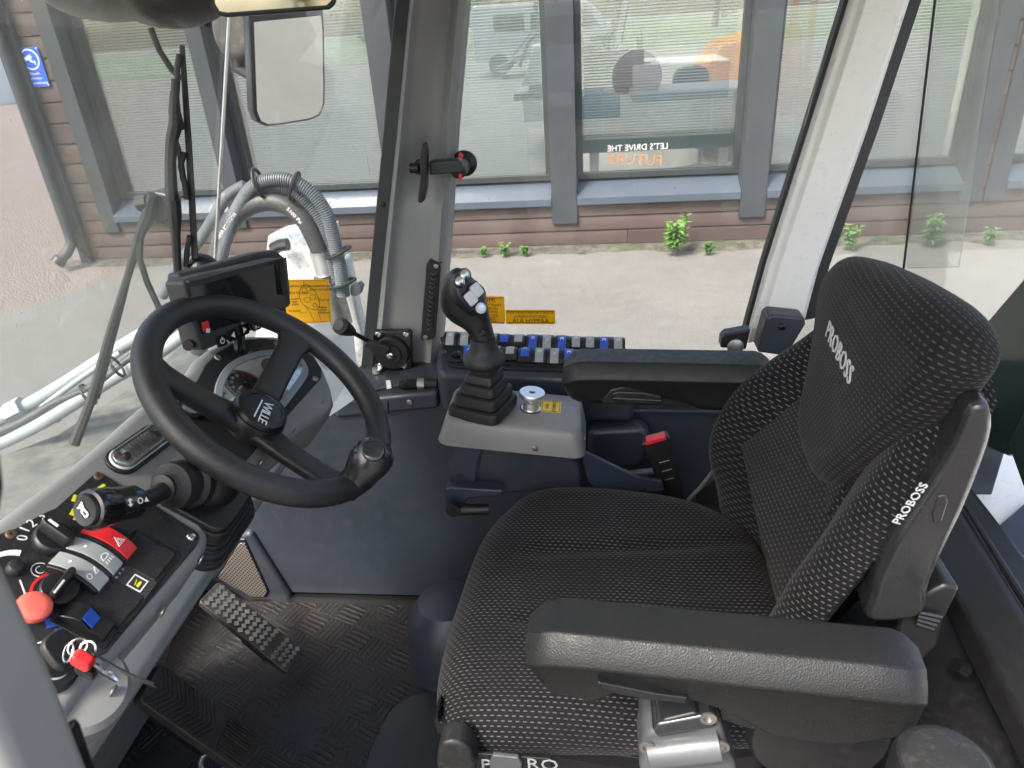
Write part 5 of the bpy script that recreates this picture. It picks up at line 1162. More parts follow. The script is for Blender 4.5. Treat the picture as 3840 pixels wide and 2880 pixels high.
# ------------------------------------------------------------------ yellow instruction card and papers
cn = -unit(V(.198, -.93, -.309)) * -1; cn = unit(V(.198, -.93, .20)); cC = A(664, 650, Y=1.05)
P = [OP(u, v, cC, cn) for u, v in ((606, 605), (708, 603), (718, 698), (620, 698))]
CF = Fr(sum(P) / 4, unit(P[1] - P[0] + P[2] - P[3]), WZ); CF = Fr(CF.o, CF.x, np.cross(cn, CF.x), cn)
cw_, ch_ = np.linalg.norm(P[1] - P[0]), np.linalg.norm(P[1] - P[2])
cd_ = thing('instruction_card', 'yellow joystick instruction card standing beside the monitor', 'card', CF.p(0, -ch_ / 2))
part(MB().flat(CF, rrect(cw_, ch_, .003), .0012), 'card_sheet', M['yellow_film'], cd_)
def line(fr, pts, w, par, mat, name='drawn_line', closed=False, c=.0014):
    part(MB().tube([fr.p(a, b, c) for a, b in pts], w, 5, closed), name, mat, par)
line(CF, rrect(cw_ * .93, ch_ * .93, .002, 3), .0002, cd_, M['ink'], 'border_line', True)
jd = smooth_loop([(-.010, .018), (-.004, .026), (.004, .027), (.010, .022), (.017, .010), (.020, -.002), (.016, -.012), (.006, -.012), (-.006, -.004), (-.011, .006)], 50)
line(CF, jd, .00032, cd_, M['ink'], 'drawn_outline', True)
for cx_, cy_, R in ((-.003, .019, .0036), (.004, .020, .0036), (.012, -.006, .003)): line(CF, [(cx_ + R * math.cos(t), cy_ + R * math.sin(t)) for t in np.linspace(0, 2 * PI, 18, endpoint=False)], .00028, cd_, M['ink'], 'drawn_circle', True)
for cx_, cy_ in ((.001, .003), (.010, .007)): line(CF, rrect(.008, .0075, .0015, 3, cx_, cy_), .00028, cd_, M['ink'], 'drawn_square', True)
for seg in (((-.004, -.006), (.003, -.016), (.008, -.028), (.011, -.040)), ((.016, -.012), (.018, -.022), (.021, -.032), (.024, -.040)), ((-.010, .012), (.008, .014)), ((-.003, .032), (-.003, .023)), ((-.003, .032), (.004, .024)), ((-.018, .006), (-.003, .003)), ((-.012, -.018), (-.001, -.018)), ((.014, .006), (.022, .005)), ((.015, -.007), (.023, -.011))): line(CF, list(seg), .00025, cd_, M['ink'])
for tx, a, b, s_, al in (("toimii kun kytkin on alaspainettuna", -.4, .355, .0058, 'LEFT'), ("motor hyd taakse", .08, .275, .0058, 'LEFT'), ("motor hyd eteen", -.40, .205, .0058, 'LEFT'), ("eteen", -.33, .065, .0054, 'LEFT'), ("vapaa", -.33, .005, .0054, 'LEFT'), ("taakse", -.33, -.055, .0054, 'LEFT'), ("3:s syl hyd", .235, .04, .0054, 'LEFT'), ("4:s syl hyd", -.40, -.205, .0054, 'LEFT'), ("lisälaite", .24, -.13, .0054, 'LEFT'), ("syl hyd", .24, -.19, .0054, 'LEFT'), ("kahdennus", .22, -.25, .0054, 'LEFT')):
    lettering(tx, s_, CF.at(a * cw_, b * ch_, .0012), M['ink'], 'card_text', cd_, .0003, al, sx=.82)
def sheet(pix, Y, label, tz=.0006, sag=.004):
    P = [A(u, v, Y=y) for (u, v), y in zip(pix, Y)]; mb = MB(); n = 12; vs = []
    for j in range(n + 1):
        for i in range(n + 1):
            s_, q = i / n, j / n; p = (1 - q) * ((1 - s_) * P[0] + s_ * P[1]) + q * ((1 - s_) * P[3] + s_ * P[2])
            vs.append(p + V(0, -sag * math.sin(PI * s_) * (.4 + q), sag * .6 * math.sin(2.3 * PI * q + s_)))
    m_ = (n + 1) ** 2; vs2 = vs + [p + V(0, .0007, -.0007) for p in vs]; fs = []
    for j in range(n):
        for i in range(n):
            a = j * (n + 1) + i; fs += [(a, a + 1, a + n + 2, a + n + 1), (a + m_, a + m_ + n + 1, a + m_ + n + 2, a + m_ + 1)]
    solo(mb.add(vs2, fs), 'paper_sheet', M['paper'], label, 'paper', 'papers between the dials and the pillar')
sheet(((560, 705), (714, 698), (722, 735), (575, 760)), (1.02, 1.04, 1.02, .99), 'crumpled white paper behind the wheel rim, directly under the yellow card')
sheet(((630, 730), (765, 728), (770, 800), (700, 905)), (1.00, 1.04, 1.05, 1.00), 'printed white sheet leaning at the right end of the dash')
sheet(((672, 760), (706, 790), (712, 800), (700, 797)), (.955, .955, .95, .95), 'folded corner of white paper over the dial pod edge', sag=.001)
sheet(((690, 800), (770, 790), (785, 850), (700, 908)), (1.04, 1.12, 1.14, 1.04), 'white sheet tucked behind the dial pod, lowest one')
part_ = None
sl3 = thing('windscreen_duct', 'black defroster slot at the foot of the corner window', 'duct', A(730, 858, Y=1.16))
part(MB().prism([A(u, v, Y=1.17) for u, v in ((716, 852), (770, 846), (772, 856), (718, 862))], (0, .05, 0)), 'slot_frame', M['black'], sl3, .003)
# ------------------------------------------------------------------ steering wheel
wn = unit(V(math.sin(.738), 0, math.cos(.738))); wu = unit(V(-math.cos(.738), 0, math.sin(.738)))
WF = Fr(V(-.387, .747, 1.596) + WY * -.008 + wu * .006, WY, wu, wn)
RW = .1495; rt = .0158
sw = thing('steering_wheel', 'black three spoke steering wheel with spinner knob on a short column', 'steering wheel', WF.p(0, 0, -.12))
circ = [WF.p(RW * math.cos(t), RW * math.sin(t), 0) for t in np.linspace(0, 2 * PI, 96, endpoint=False)]
part(MB().tube(circ, rt, 20, True), 'rim', M['rim'], sw, ang=60)
hub = WF.at(0, 0, -.045)
part(MB().lathe(hub, [(.024, -.055), (.027, -.045), (.031, -.030), (.034, -.012), (.035, .006), (.033, .010)], 44), 'hub', M['rim'], sw, ang=50)
cap_ = part(MB().lathe(hub, [(.0325, .008), (.0335, .013), (.0318, .0175), (.0280, .0198), (.0238, .0203), (.0230, .0190), (.010, .0208)], 48), 'hub_cap', M['black'], sw, ang=30)
_a = np.array(hub.pix(571, 876, .0213)); _b = np.array(hub.pix(560, 905, .0213)); _q = _b - _a
lf_ = hub.at(*((_a + _b) / 2), .0213).rot(math.atan2(_q[1], _q[0]))
lettering("WILLE", .0165, lf_.at(-.002, .004), M['white'], 'hub_lettering', cap_, .0006, sx=1.02, spacing=.85)
part(MB().flat(lf_, [(-.021, -.0055), (.014, -.0075), (.014, -.0058), (-.021, -.0038)], .0006), 'hub_underline', M['white'], cap_)
for ang in (10, 126, 240):
    a = math.radians(ang); d = math.cos(a) * WF.x + math.sin(a) * WF.y; s_ = -math.sin(a) * WF.x + math.cos(a) * WF.y
    rings = []
    for q in np.linspace(0, 1, 14):
        r = .020 + (RW - .009 - .020) * q; c = -.052 + .050 * (q ** 1.25); w = .0185 + .0015 * (2 * q - 1) ** 2 + .010 * max(0, q - .86) / .14 + .006 * max(0, .12 - q) / .12; h = .0085 + .002 * (1 - q)
        o = WF.p(0, 0, c) + d * r
        rings.append([o + s_ * w * math.copysign(abs(math.cos(t)) ** .55, math.cos(t)) + WF.z * h * math.copysign(abs(math.sin(t)) ** .75, math.sin(t)) for t in np.linspace(0, 2 * PI, 24, endpoint=False)])
    part(MB().loft(rings), 'spoke', M['rim'], sw, ang=60)
# spinner knob on the rim
ka_ = math.radians(246); kb = WF.at(RW * .98 * math.cos(ka_), RW * .98 * math.sin(ka_), 0)
kc = A(802, 990, Y=kb.o[1] + .012); kax = unit(kc - kb.o); KF = Fr(kb.o, np.cross(kax, WX), np.cross(kax, np.cross(kax, WX)), kax); Lk = np.linalg.norm(kc - kb.o)
rb = .0255
skn = part(MB().lathe(KF, [(.017, -.012), (.018, .006), (.0170, Lk - .030), (.021, Lk - .021), (.0246, Lk - .009), (rb, Lk), (.0246, Lk + .009), (.0212, Lk + .016), (.0150, Lk + .0205), (.005, Lk + .0222)], 44), 'spinner_knob', M['shell'], sw, ang=50)
bn_ = unit(unit(CAM - kc) * .8 + WZ * .55 + WX * .25); BF = Fr(kc + bn_ * (rb - .0052), np.cross(WZ, bn_), np.cross(bn_, np.cross(WZ, bn_)), bn_)
part(MB().lathe(BF, [(.0135, 0), (.0135, .0040), (.0122, .0052), (.0118, .0044)], 34), 'badge_ring', M['black'], skn); part(MB().lathe(BF, [(.0118, .002), (.0118, .0046), (.0095, .0058), (.003, .0064)], 34), 'badge', M['badge'], skn)
# column below the hub
part(MB().lathe(WF, [(.030, -.165), (.030, -.135), (.034, -.132), (.034, -.112), (.026, -.105), (.026, -.085)], 34), 'column', M['black'], sw)
part(MB().lathe(WF, [(.0345, -.122), (.0375, -.121), (.0375, -.113), (.0345, -.112)], 34), 'column_ring', M['chrome'], sw)
# column shroud and stepped rubber boot
cs = thing('column_boot', 'black stepped rubber boot and shroud around the steering column', 'boot', WF.p(0, -.02, -.22))
bF = Fr(DF.p(*DF.pix(446, 1076), .004), DF.x, DF.y)
mbb = MB(); rings = []
for c, k in ((-.040, 1.16), (-.031, 1.16), (-.030, 1.07), (-.021, 1.07), (-.020, .97), (-.013, .97), (-.013, .88), (0, .86)): rings.append([bF.p(a * k, b * k, c) for a, b in rrect(.105, .095, .022, 6)])
part(mbb.loft(rings), 'boot', M['rubber'], cs, .0018)
part(MB().flat(bF, rrect(.088, .078, .02), .008, .0), 'shroud', M['black'], cs, .003)
part(MB().lathe(bF.at(.012, .012, .006), [(.038, 0), (.036, .018), (.030, .028)], 30), 'collar', M['black'], cs)
sb_ = MB().prism([A(u, v, Y=.66) for u, v in ((412, 1002), (430, 990), (478, 1030), (470, 1062), (430, 1088), (418, 1075))], (0, .05, 0)); part(sb_, 'switch_box', M['black_gloss'], cs, .003)
part(MB().prism([A(u, v, Y=.665) for u, v in ((438, 1072), (462, 1062), (468, 1072), (452, 1085))], (0, .01, 0)), 'clear_lens', M['mirror'], cs, .002)
# ------------------------------------------------------------------ indicator stalk
st_ = thing('indicator_stalk', 'black indicator stalk with ribbed sleeve and horn button at its end', 'stalk', A(300, 1085, Y=.60))
DL = lambda u, v, c: DF.p(*DF.pix(u, v, c), c)
g0, g1 = DL(416, 1036, .030), DL(350, 1056, .042); gd = unit(g1 - g0); GF = Fr(g0, np.cross(gd, WZ), np.cross(gd, np.cross(gd, WZ)), gd); Lg = np.linalg.norm(g1 - g0)
part(MB().lathe(GF, [(.029, 0), (.029, Lg * .22), (.024, Lg * .30), (.023, Lg * .45), (.0245, Lg * .5), (.0235, Lg * .72), (.016, Lg * .82), (.0135, Lg * .9), (.014, Lg), (.009, Lg * 1.03)], 34), 'gaiter', M['rubber'], st_, ang=30)
e0, e1 = DL(300, 1082, .050), DL(192, 1102, .062)
stem = smooth_loop([g1 - gd * .01, DL(332, 1072, .045), DL(314, 1080, .048), e0 - (e1 - e0) * .02], 16, False)
part(MB().tube(stem, .0088, 14), 'stem', M['black'], st_, ang=60)
sd_ = unit(e1 - e0); SFr = Fr(e0, unit(np.cross(sd_, WZ)), np.cross(sd_, unit(np.cross(sd_, WZ))), sd_); Ls_ = np.linalg.norm(e1 - e0)
pr_ = [(.0125, 0), (.0145, .004), (.0150, Ls_ * .10), (.0158, Ls_ * .12)]
sleeve = [(.0158 + (.0006 if k % 2 else 0), Ls_ * (.26 + .28 * k / 30)) for k in range(31)]
grp = part(MB().lathe(SFr, pr_ + [(.0158, Ls_ * .25)] + sleeve + [(.0168, Ls_ * .56), (.0172, Ls_ * .60), (.0182, Ls_ * .78), (.0185, Ls_ * .95), (.0178, Ls_), (.0150, Ls_ + .001), (.0150, Ls_ - .002), (.006, Ls_ - .002)], 44), 'grip', M['black_gloss'], st_, ang=25)
hb_ = part(MB().lathe(SFr, [(.0140, Ls_ - .003), (.0140, Ls_ + .003), (.0130, Ls_ + .0045), (.008, Ls_ + .0038), (.002, Ls_ + .0034)], 40), 'horn_button', M['black'], st_)
HF = Fr(SFr.p(0, 0, Ls_ + .0042), unit(np.cross(WZ, sd_)), WZ); HF = Fr(HF.o, HF.x, np.cross(sd_, HF.x), sd_).rot(-.6)
part(MB().flat(HF, [(-.0075, .0045), (-.0055, .0035), (-.002, .0018), (.004, .0018), (.006, .0005), (.006, -.0022), (.0045, -.0035), (-.002, -.0035), (-.0035, -.0015), (-.0045, -.0015), (-.0075, -.0045)], .0006), 'horn_mark', M['white'], hb_)
part(MB().flat(HF, [(-.0005, -.0022), (.0035, -.0022), (.0045, -.001), (.004, .0002), (-.0005, .0002)], .0003, .0005), 'horn_hole', M['black'], hb_)
tc_ = unit(CAM - e0); tc_ = unit(tc_ - np.dot(tc_, sd_) * sd_)
for q, tx, sz in ((.20, "⇔", .008), (.05, "◄", .006)): pass
for q, pts in ((.47, [[(-.004, 0), (-.0015, .003), (-.0015, .001), (.0015, .001), (.0015, .003), (.004, 0), (.0015, -.003), (.0015, -.001), (-.0015, -.001), (-.0015, -.003)]]), (.26, ring8(.003)), (.13, [[(-.002, -.0025), (.0025, 0), (-.002, .0025)]])):
    TF = Fr(e0 + sd_ * Ls_ * q + tc_ * .0166, np.cross(sd_, tc_) * 1.0, -sd_, tc_)
    mm = MB()
    for p_ in pts: mm.flat(TF, p_, .0004)
    part(mm, 'stalk_mark', M['white'], grp)
# ------------------------------------------------------------------ pedals and floor mat
mm = MB().flat(WORLD.at(0, 0, ZF), [(-1.05, .16), (.25, .16), (.25, 1.165), (-1.05, 1.165)], .006, .001)
solo(mm, 'floor_mat', M['mat'], 'worn black checkered rubber mat covering the cab floor', 'mat')
rubber_flap = [A(u, v, Z=ZF + .012) for u, v in ((840, 1545), (870, 1515), (945, 1490), (990, 1560), (985, 1700), (770, 1720), (800, 1630))]
solo(MB().prism(rubber_flap, (0, 0, .008)), 'rubber_flap', M['black'], 'smooth dark rubber flap on the mat in front of the seat base', 'rubber flap', bevel=.003)
def pedal_frame(pix, Z0, Z1):
    """top-left, top-right, bottom-right, bottom-left of the tread in the picture; upper end at Z1, foot end at Z0"""
    P = [A(*pix[0], Z=Z1), A(*pix[1], Z=Z1), A(*pix[2], Z=Z0), A(*pix[3], Z=Z0)]
    o = sum(P) / 4; y = unit(P[0] + P[1] - P[2] - P[3]); x = P[1] + P[2] - P[0] - P[3]; x = unit(x - np.dot(x, y) * y); z = np.cross(x, y)
    w = .5 * (np.linalg.norm(P[1] - P[0]) + np.linalg.norm(P[2] - P[3])); L = np.linalg.norm((P[0] + P[1] - P[2] - P[3]) / 2)
    return Fr(o, x, y, z), w, L
PFm, pw, plen = pedal_frame(((428, 1298), (474, 1256), (660, 1408), (618, 1452)), ZF + .06, ZF + .20)
ac = thing('accelerator_pedal', 'steel accelerator pedal with bright diamond studs, right of the two pedals', 'pedal', PFm.p(0, 0, -.04))
if PFm.z[2] < 0: PFm = Fr(PFm.o, -PFm.x, PFm.y)
part(MB().flat(PFm, rrect(pw, plen, .008), -.016), 'tread_plate', M['pedal_steel'], ac, .002)
dm_ = MB(); k = 0
nxp, nyp = 5, 15
cnt = 0
for j in range(nyp):
    for i in range(nxp):
        a = (i - (nxp - 1) / 2 + (.5 if j % 2 else 0)) * pw / (nxp + .3); b = (j - (nyp - 1) / 2) * plen / (nyp + 1)
        if abs(a) > pw / 2 - .006 or (j == 3): continue
        dd = MB().prism([PFm.p(a + x, b + y, 0) for x, y in ((-.0062, 0), (0, -.0062), (.0062, 0), (0, .0062))], PFm.z * .0022); dm_.add(dd.v, dd.f)
ds = part(dm_, 'diamond_studs', M['chrome'], ac)
part(MB().box(PFm, pw * .5, plen * .3, .04, (0, -plen * .15, -.035)), 'pedal_arm', M['black'], ac, .004)
BFm, bw_, bl_ = pedal_frame(((296, 1508), (352, 1436), (562, 1590), (520, 1668)), ZF + .07, ZF + .27)
if BFm.z[2] < 0: BFm = Fr(BFm.o, -BFm.x, BFm.y)
br_ = thing('brake_pedal', 'wide black brake pedal with ribbed worn rubber tread, left of the two pedals', 'pedal', BFm.p(0, 0, -.05))
part(MB().flat(BFm, rrect(bw_, bl_, .010), -.022), 'pedal_plate', M['pedal_rubber'], br_, .003)
rb_ = MB()
def rib(a0, b0, a1, b1, w=.0016, h=.0028):
    p, q = BFm.p(a0, b0, 0), BFm.p(a1, b1, 0); s_ = unit(np.cross(BFm.z, q - p)) * w; rb_.prism([p - s_, q - s_, q + s_, p + s_], BFm.z * h)
for k in range(13):
    t_ = bl_ * (.47 - .042 * k); rib(-bw_ * .46, t_, -bw_ * .03, t_ - .022); rib(bw_ * .46, t_, bw_ * .03, t_ - .022)
for k in range(11): a = bw_ * (-.42 + .084 * k); rib(a, -bl_ * .20, a, -bl_ * .47)
part(rb_, 'tread_ribs', M['pedal_rubber'], br_)
part(MB().box(BFm, bw_ * .5, bl_ * .4, .05, (0, -bl_ * .1, -.045)), 'pedal_arm', M['black'], br_, .004)
ey = thing('floor_eye', 'worn steel lashing eye on the mat at the foot of the brake pedal', 'lashing eye', A(462, 1640, Z=ZF + .01))
c = A(462, 1645, Z=ZF + .03); ringt(c, unit(V(1, .3, 0)), unit(V(0, .45, 1)), .022, .005, ey, M['steel'], 'eye_ring')
# ------------------------------------------------------------------ switch console on the right wall
co = thing('switch_console', 'grey side console with two rows of blue and grey rocker switches under the side window', 'console', (0, 1.24, 1.33))
zc = 1.409
Pl = Fr(V(-.14, 1.245, zc), unit(V(1, 0, -.040)), unit(V(0, 1, .06)))
bo_ = [(952, 790), (958, 797), (972, 800), (1560, 824), (1580, 885), (1262, 884), (955, 872), (948, 866)]
cbx = [Pl.p(-.172, .085, 0), Pl.p(.185, .085, 0), Pl.p(.21, -.082, 0), Pl.p(-.135, -.082, 0), Pl.p(-.152, -.074, 0), Pl.p(-.166, -.03, 0)]
part(MB().prism(cbx, (0, 0, -.095)), 'console_body', M['navy'], co, .014, 4)
po = [(951, 731), (957, 728), (1297, 737), (1330, 739), (1345, 806), (1217, 803), (984, 795), (973, 791), (962, 770)]
po = [Pl.pix(u, v, .001) for u, v in po]
cpl = part(MB().flat(Pl, po, .003, .0005), 'console_plate', M['plate'], co, .001)
cps = .0035
def PX(u, v, c=cps): a, b = Pl.pix(u, v, c); return Pl.at(a, b, c)
for u, v in ((960, 761), (1292, 738)): screw(PX(u, v), .0055, M['rust'], co)
row1 = ((975.5, 741, 'g', .25), (1006, 742, 'g', .25), (1036, 743, 'g', .2), (1066, 744, 'g', -.2), (1091, 746, 'b', -.25), (1121, 747, 'g', -.3), (1152, 748, 'b', .25), (1182, 749, 'g', .3), (1214, 750, 'b', .25), (1244, 751, 'g', .0), (1274, 752, 'g', .0), (1304, 753, 'b', .2), (1334, 754, 'g', .2))
row2 = ((1014, 771, 'b', .2), (1045, 772, 'g', .2), (1072, 773, 'g', .1), (1103, 774, 'g', -.35), (1135, 777, 'b', -.25), (1166, 778, 'g', .2), (1198, 779, 'g', .25), (1229, 780, 'b', .2), (1260, 781, 'g', .2))
word = {'b': 'blue', 'g': 'grey'}
for ri, row in enumerate((row1, row2)):
    for k, (u, v, c_, tilt) in enumerate(row):
        f_ = PX(u, v); f_ = Fr(f_.o, f_.x, f_.y, f_.z)
        ob, f = rocker(f_, .0268, .040, co, M['blue'] if c_ == 'b' else M['key_grey'], h=.0215, tilt=tilt, strip=.58, front=False)
        ob["label"] = word[c_] + ' capped rocker switch'
        zt_ = lambda y: .0145 * (1 - .42 * (y / .018) ** 2) + .0013
        if (ri + k) % 3 == 0: rmark(f, ob, ring8(.0032), .040, .0215, M['white'])
        elif (ri + k) % 3 == 1: rmark(f, ob, [[(-.0022, -.006), (-.001, -.006), (.0024, -.001), (.0012, -.001)], [(-.0006, .009), (.0006, .009), (.0006, .0102), (-.0006, .0102)]], .040, .0215, M['white'])
        else: rmark(f, ob, [[(-.004, 0), (.004, 0), (.003, .003), (-.003, .003)], [(-.003, -.001), (-.002, -.001), (-.002, -.004), (-.003, -.004)], [(.002, -.001), (.003, -.001), (.003, -.004), (.002, -.004)]], .040, .0215, M['white'])
f_ = PX(986, 772); bs = part(MB().flat(f_, rrect(.028, .040, .003), .003), 'push_switch', M['black'], co, .0008)
part(MB().lathe(f_.at(0, .004, .003), [(.0115, 0), (.0115, .004), (.0095, .005), (.0090, .0045), (.004, .007), (.001, .0075)], 28), 'button', M['black_gloss'], bs)
f_ = PX(1320, 741); part(MB().lathe(f_.at(0, 0, 0), [(.016, 0), (.016, .004), (.0135, .007), (.011, .0072), (.010, .005)], 28), 'turn_button', M['black'], co)
part(MB().box(f_.at(0, 0, .006), .012, .004, .002), 'button_slot', M['key_grey'], co)
# ------------------------------------------------------------------ joystick pod
pd_ = thing('joystick_pod', 'grey moulded joystick pod with bracket between the seat and the right wall', 'console', (-.14, 1.05, 1.20))
pa, pb, pc = A(967, 904, Y=1.0), A(1250, 932, Y=1.0), V(-.022, 1.098, 1.384)
QF = Fr((pa + pb) / 2 + V(0, .055, .002), unit(pb - pa), WY)
def rr3(w, h, r, c, sx=0, sy=0): return [QF.p(a + sx, b + sy, c) for a, b in rrect(w, h, r, 6)]
wp_, hp_ = np.linalg.norm(pb - pa) + .012, .128
rings = [rr3(wp_ - .02, hp_ - .02, .015, .000), rr3(wp_ - .008, hp_ - .008, .018, -.0018), rr3(wp_, hp_, .021, -.0075), rr3(wp_ + .006, hp_ + .006, .022, -.020), rr3(wp_ + .018, hp_ + .010, .022, -.042), rr3(wp_ + .020, hp_ + .010, .022, -.046), rr3(wp_ - .01, hp_ - .02, .02, -.046)]
part(MB().loft(rings), 'cover', M['grey'], pd_, ang=60)
for a, c in ((.04, -.034),): screw(Fr(QF.p(a, -hp_ / 2 - .0045, c), QF.x, WZ, -WY), .0052, M['steel'], pd_)
screw(Fr(QF.p(wp_ / 2 + .006, -.03, -.030), WY, WZ, QF.x), .0052, M['steel'], pd_)
kf_ = QF.p(*QF.pix(1147, 882, 0.), 0.)
kF = Fr(kf_, QF.x, QF.y)
kb_ = part(MB().lathe(kF, [(.0165, .0), (.0165, .0015), (.0142, .0015), (.0140, .014), (.0095, .0155), (.0085, .023), (.0210, .0235), (.0218, .0250), (.0218, .0305), (.0210, .0318), (.0058, .0318), (.0050, .0285)], 44), 'release_knob', M['alu'], pd_)
part(MB().cyl(kF.at(0, 0, .0286), .0048, .0012, n=18), 'knob_screw', M['rust'], kb_); part(MB().lathe(kF, [(.0190, 0), (.0190, .0008), (.0165, .0010)], 30), 'knob_hole_edge', M['ink'], kb_)
sF = Fr(QF.p(*QF.pix(1190, 879, 0.), 0.0003), QF.x, QF.y)
stq = [OP(u, v, sF.o, sF.z) for u, v in ((1173, 866), (1216, 868), (1207, 891), (1163, 889))]
sw2, sh2 = .5 * np.linalg.norm(stq[1] - stq[0] + stq[2] - stq[3]), .5 * np.linalg.norm(stq[0] - stq[3] + stq[1] - stq[2])
ks = part(MB().flat(sF, rrect(sw2, sh2, .002), .0006, .0002), 'pod_sticker', M['yellow'], pd_)
line(sF, rrect(sw2 * .86, sh2 * .86, .002, 3), .0004, ks, M['ink'], 'border_line', True, .0009)
for tx, a in (("KÄSI-", -.006), ("RYÖMINTÄ", .006)): lettering(tx, .0088, Fr(sF.p(a, 0, .0008), sF.y, -sF.x, sF.z), M['ink'], 'sticker_text', ks, .0003, sx=.8)
yb2 = 1.006
part(MB().prism([A(u, v, Y=yb2 + .012) for u, v in ((1040, 952), (1232, 985), (1250, 1010), (1256, 1060), (1020, 1070))], (0, .07, 0)), 'pod_box', M['navy'], pd_, .006)
br = [A(u, v, Y=yb2) for u, v in ((993, 944), (1052, 952), (1030, 1000), (1026, 1062), (970, 1062), (970, 1011))]
brk = part(MB().prism(br, (0, .006, 0)), 'bracket', M['navy_metal'], pd_, .0012)
part(MB().flat(Fr(A(997, 1040, Y=yb2 - .0004), WX, WZ, -WY), rrect(.016, .030, .0079), .0006), 'bracket_slot', M['ink'], brk)
part(MB().prism([A(u, v, Y=yb2 - .02) for u, v in ((962, 1058), (972, 1053), (1088, 1060), (1085, 1072), (1010, 1078), (1000, 1096), (966, 1096), (961, 1085))], (0, .026, 0)), 'foot_bracket', M['navy_metal'], pd_, .004)
part(MB().prism([A(u, v, Y=yb2 - .004) for u, v in ((1256, 984), (1266, 978), (1372, 1030), (1430, 1040), (1436, 1062), (1290, 1062), (1270, 1040))], (0, .008, 0)), 'arm_bracket', M['navy_metal'], pd_, .0015)
lv = part(MB().tube([A(978, 1098, Y=.985), A(990, 1101, Y=.98), A(1056, 1100, Y=.985)], [.014, .010, .009], 14), 'adjuster_lever', M['black'], pd_)
part(MB().cyl(Fr(A(980, 1099, Y=.975), WX, WZ, -WY), .013, .006), 'lever_bolt', M['black_gloss'], lv)
# ------------------------------------------------------------------ joystick
jo = QF.p(*QF.pix(1043, 884, 0.), .001)
js = thing('joystick', 'black joystick with bellows boot and round silver thumb buttons on the grey pod', 'joystick', jo)
JF = Fr(jo, V(math.cos(.33), -math.sin(.33), -.02), V(math.sin(.33), math.cos(.33), 0))
lean = V(.004, -.002, 0)
tiers = [(0, .118), (.014, .118), (.020, .113), (.022, .098), (.020, .094), (.026, .1005), (.038, .098), (.044, .094), (.046, .080), (.044, .077), (.050, .083), (.060, .080), (.066, .076), (.068, .064), (.066, .061), (.072, .067), (.081, .063), (.086, .058), (.088, .050), (.092, .052), (.104, .050)]
rings = []; tiers = [(c * .83, w * .80) for c, w in tiers]
for c, w in tiers: rings.append([JF.p(a + c * .10, b + c * .02, c) for a, b in rrect(w, w * .97, w * .16, 5)])
part(MB().loft(rings), 'boot', M['rubber'], js, ang=28)
CFm = Fr(JF.p(.0085, .002, .087), JF.x, JF.y)
part(MB().lathe(CFm, [(.024, -.006), (.031, -.002), (.0345, .003), (.0348, .008), (.0318, .014), (.0255, .020), (.0215, .030), (.0198, .044)], 40), 'collar', M['rubber'], js, ang=60)
yj = CFm.o[1]
lev = [(1051, 772, 22.5, 22), (1047, 745, 21.5, 21), (1041, 720, 21.5, 21.5), (1033, 700, 24, 22.5), (1023, 683, 31, 25), (1011, 668, 39, 29), (1002, 652, 43, 31), (997, 637, 42, 31), (993, 623, 36, 29), (991, 609, 28, 25), (992, 597, 21, 21), (995, 587, 14, 15), (997, 582, 6, 7)]
sc1 = 1.36 / 1555; rings = []
for i, (u, v, w, d) in enumerate(lev):
    o = A(u, v, Y=yj + .008 * math.sin(i * .3)); j0_, j1_ = max(0, i - 1), min(len(lev) - 1, i + 1)
    ax = unit(A(lev[j1_][0], lev[j1_][1], Y=yj) - A(lev[j0_][0], lev[j0_][1], Y=yj)); ex = unit(WX - np.dot(WX, ax) * ax); ey_ = np.cross(ax, ex)
    p_ = .72 if i > 3 else .9
    rings.append([o + ex * w * sc1 * math.copysign(abs(math.cos(t)) ** p_, math.cos(t)) + ey_ * d * sc1 * math.copysign(abs(math.sin(t)) ** p_, math.sin(t)) for t in np.linspace(0, 2 * PI, 32, endpoint=False)])
gp = part(MB().loft(rings), 'grip', M['black'], js, ang=60, sub=1)
# raised button panel on the side turned to the driver, trigger flap on the other side
bn2 = unit(unit(CAM - A(1005, 640, Y=yj)) * .80 + WX * .55 + WZ * .15)
def on_head(u, v, c=0.):
    pl_ = A(1012, 640, Y=yj) + bn2 * (.030 + c); o = OP(u, v, pl_, bn2); y = unit(WZ * .85 - WX * .5); y = unit(y - np.dot(y, bn2) * bn2); return Fr(o, np.cross(y, bn2), y, bn2)
f0 = on_head(1008, 634, -.004)
pn = [f0.pix(u, v) for u, v in ((1001, 584), (1010, 589), (1014, 606), (1030, 612), (1046, 640), (1050, 668), (1036, 680), (1018, 672), (996, 652), (985, 630), (984, 604), (990, 590))]
part(MB().pillow(f0.at(0, 0, .003), smooth_loop(pn, 60), .006, .022), 'button_panel', M['black'], js)
for u, v in ((1003, 594), (992, 608.5)): 
    bb = part(MB().lathe(on_head(u, v, -.001), [(.0100, 0), (.0100, .0035), (.0090, .0042)], 26), 'thumb_button', M['black_gloss'], js); part(MB().lathe(on_head(u, v, .001), [(.0082, 0), (.0080, .0035), (.0050, .0052), (.001, .0058)], 26), 'button_dome', M['chrome'], bb)
for u, v in ((1026.5, 627.5), (1014, 645.5)):
    f_ = on_head(u, v, -.001); bb = part(MB().flat(f_, rrect(.0210, .0250, .004), .004), 'rocker_button', M['black_gloss'], js, .001); part(MB().pillow(f_.at(0, 0, .008), rrect(.0170, .0205, .0035), .0025, .005), 'button_cap', M['key_light'], bb)
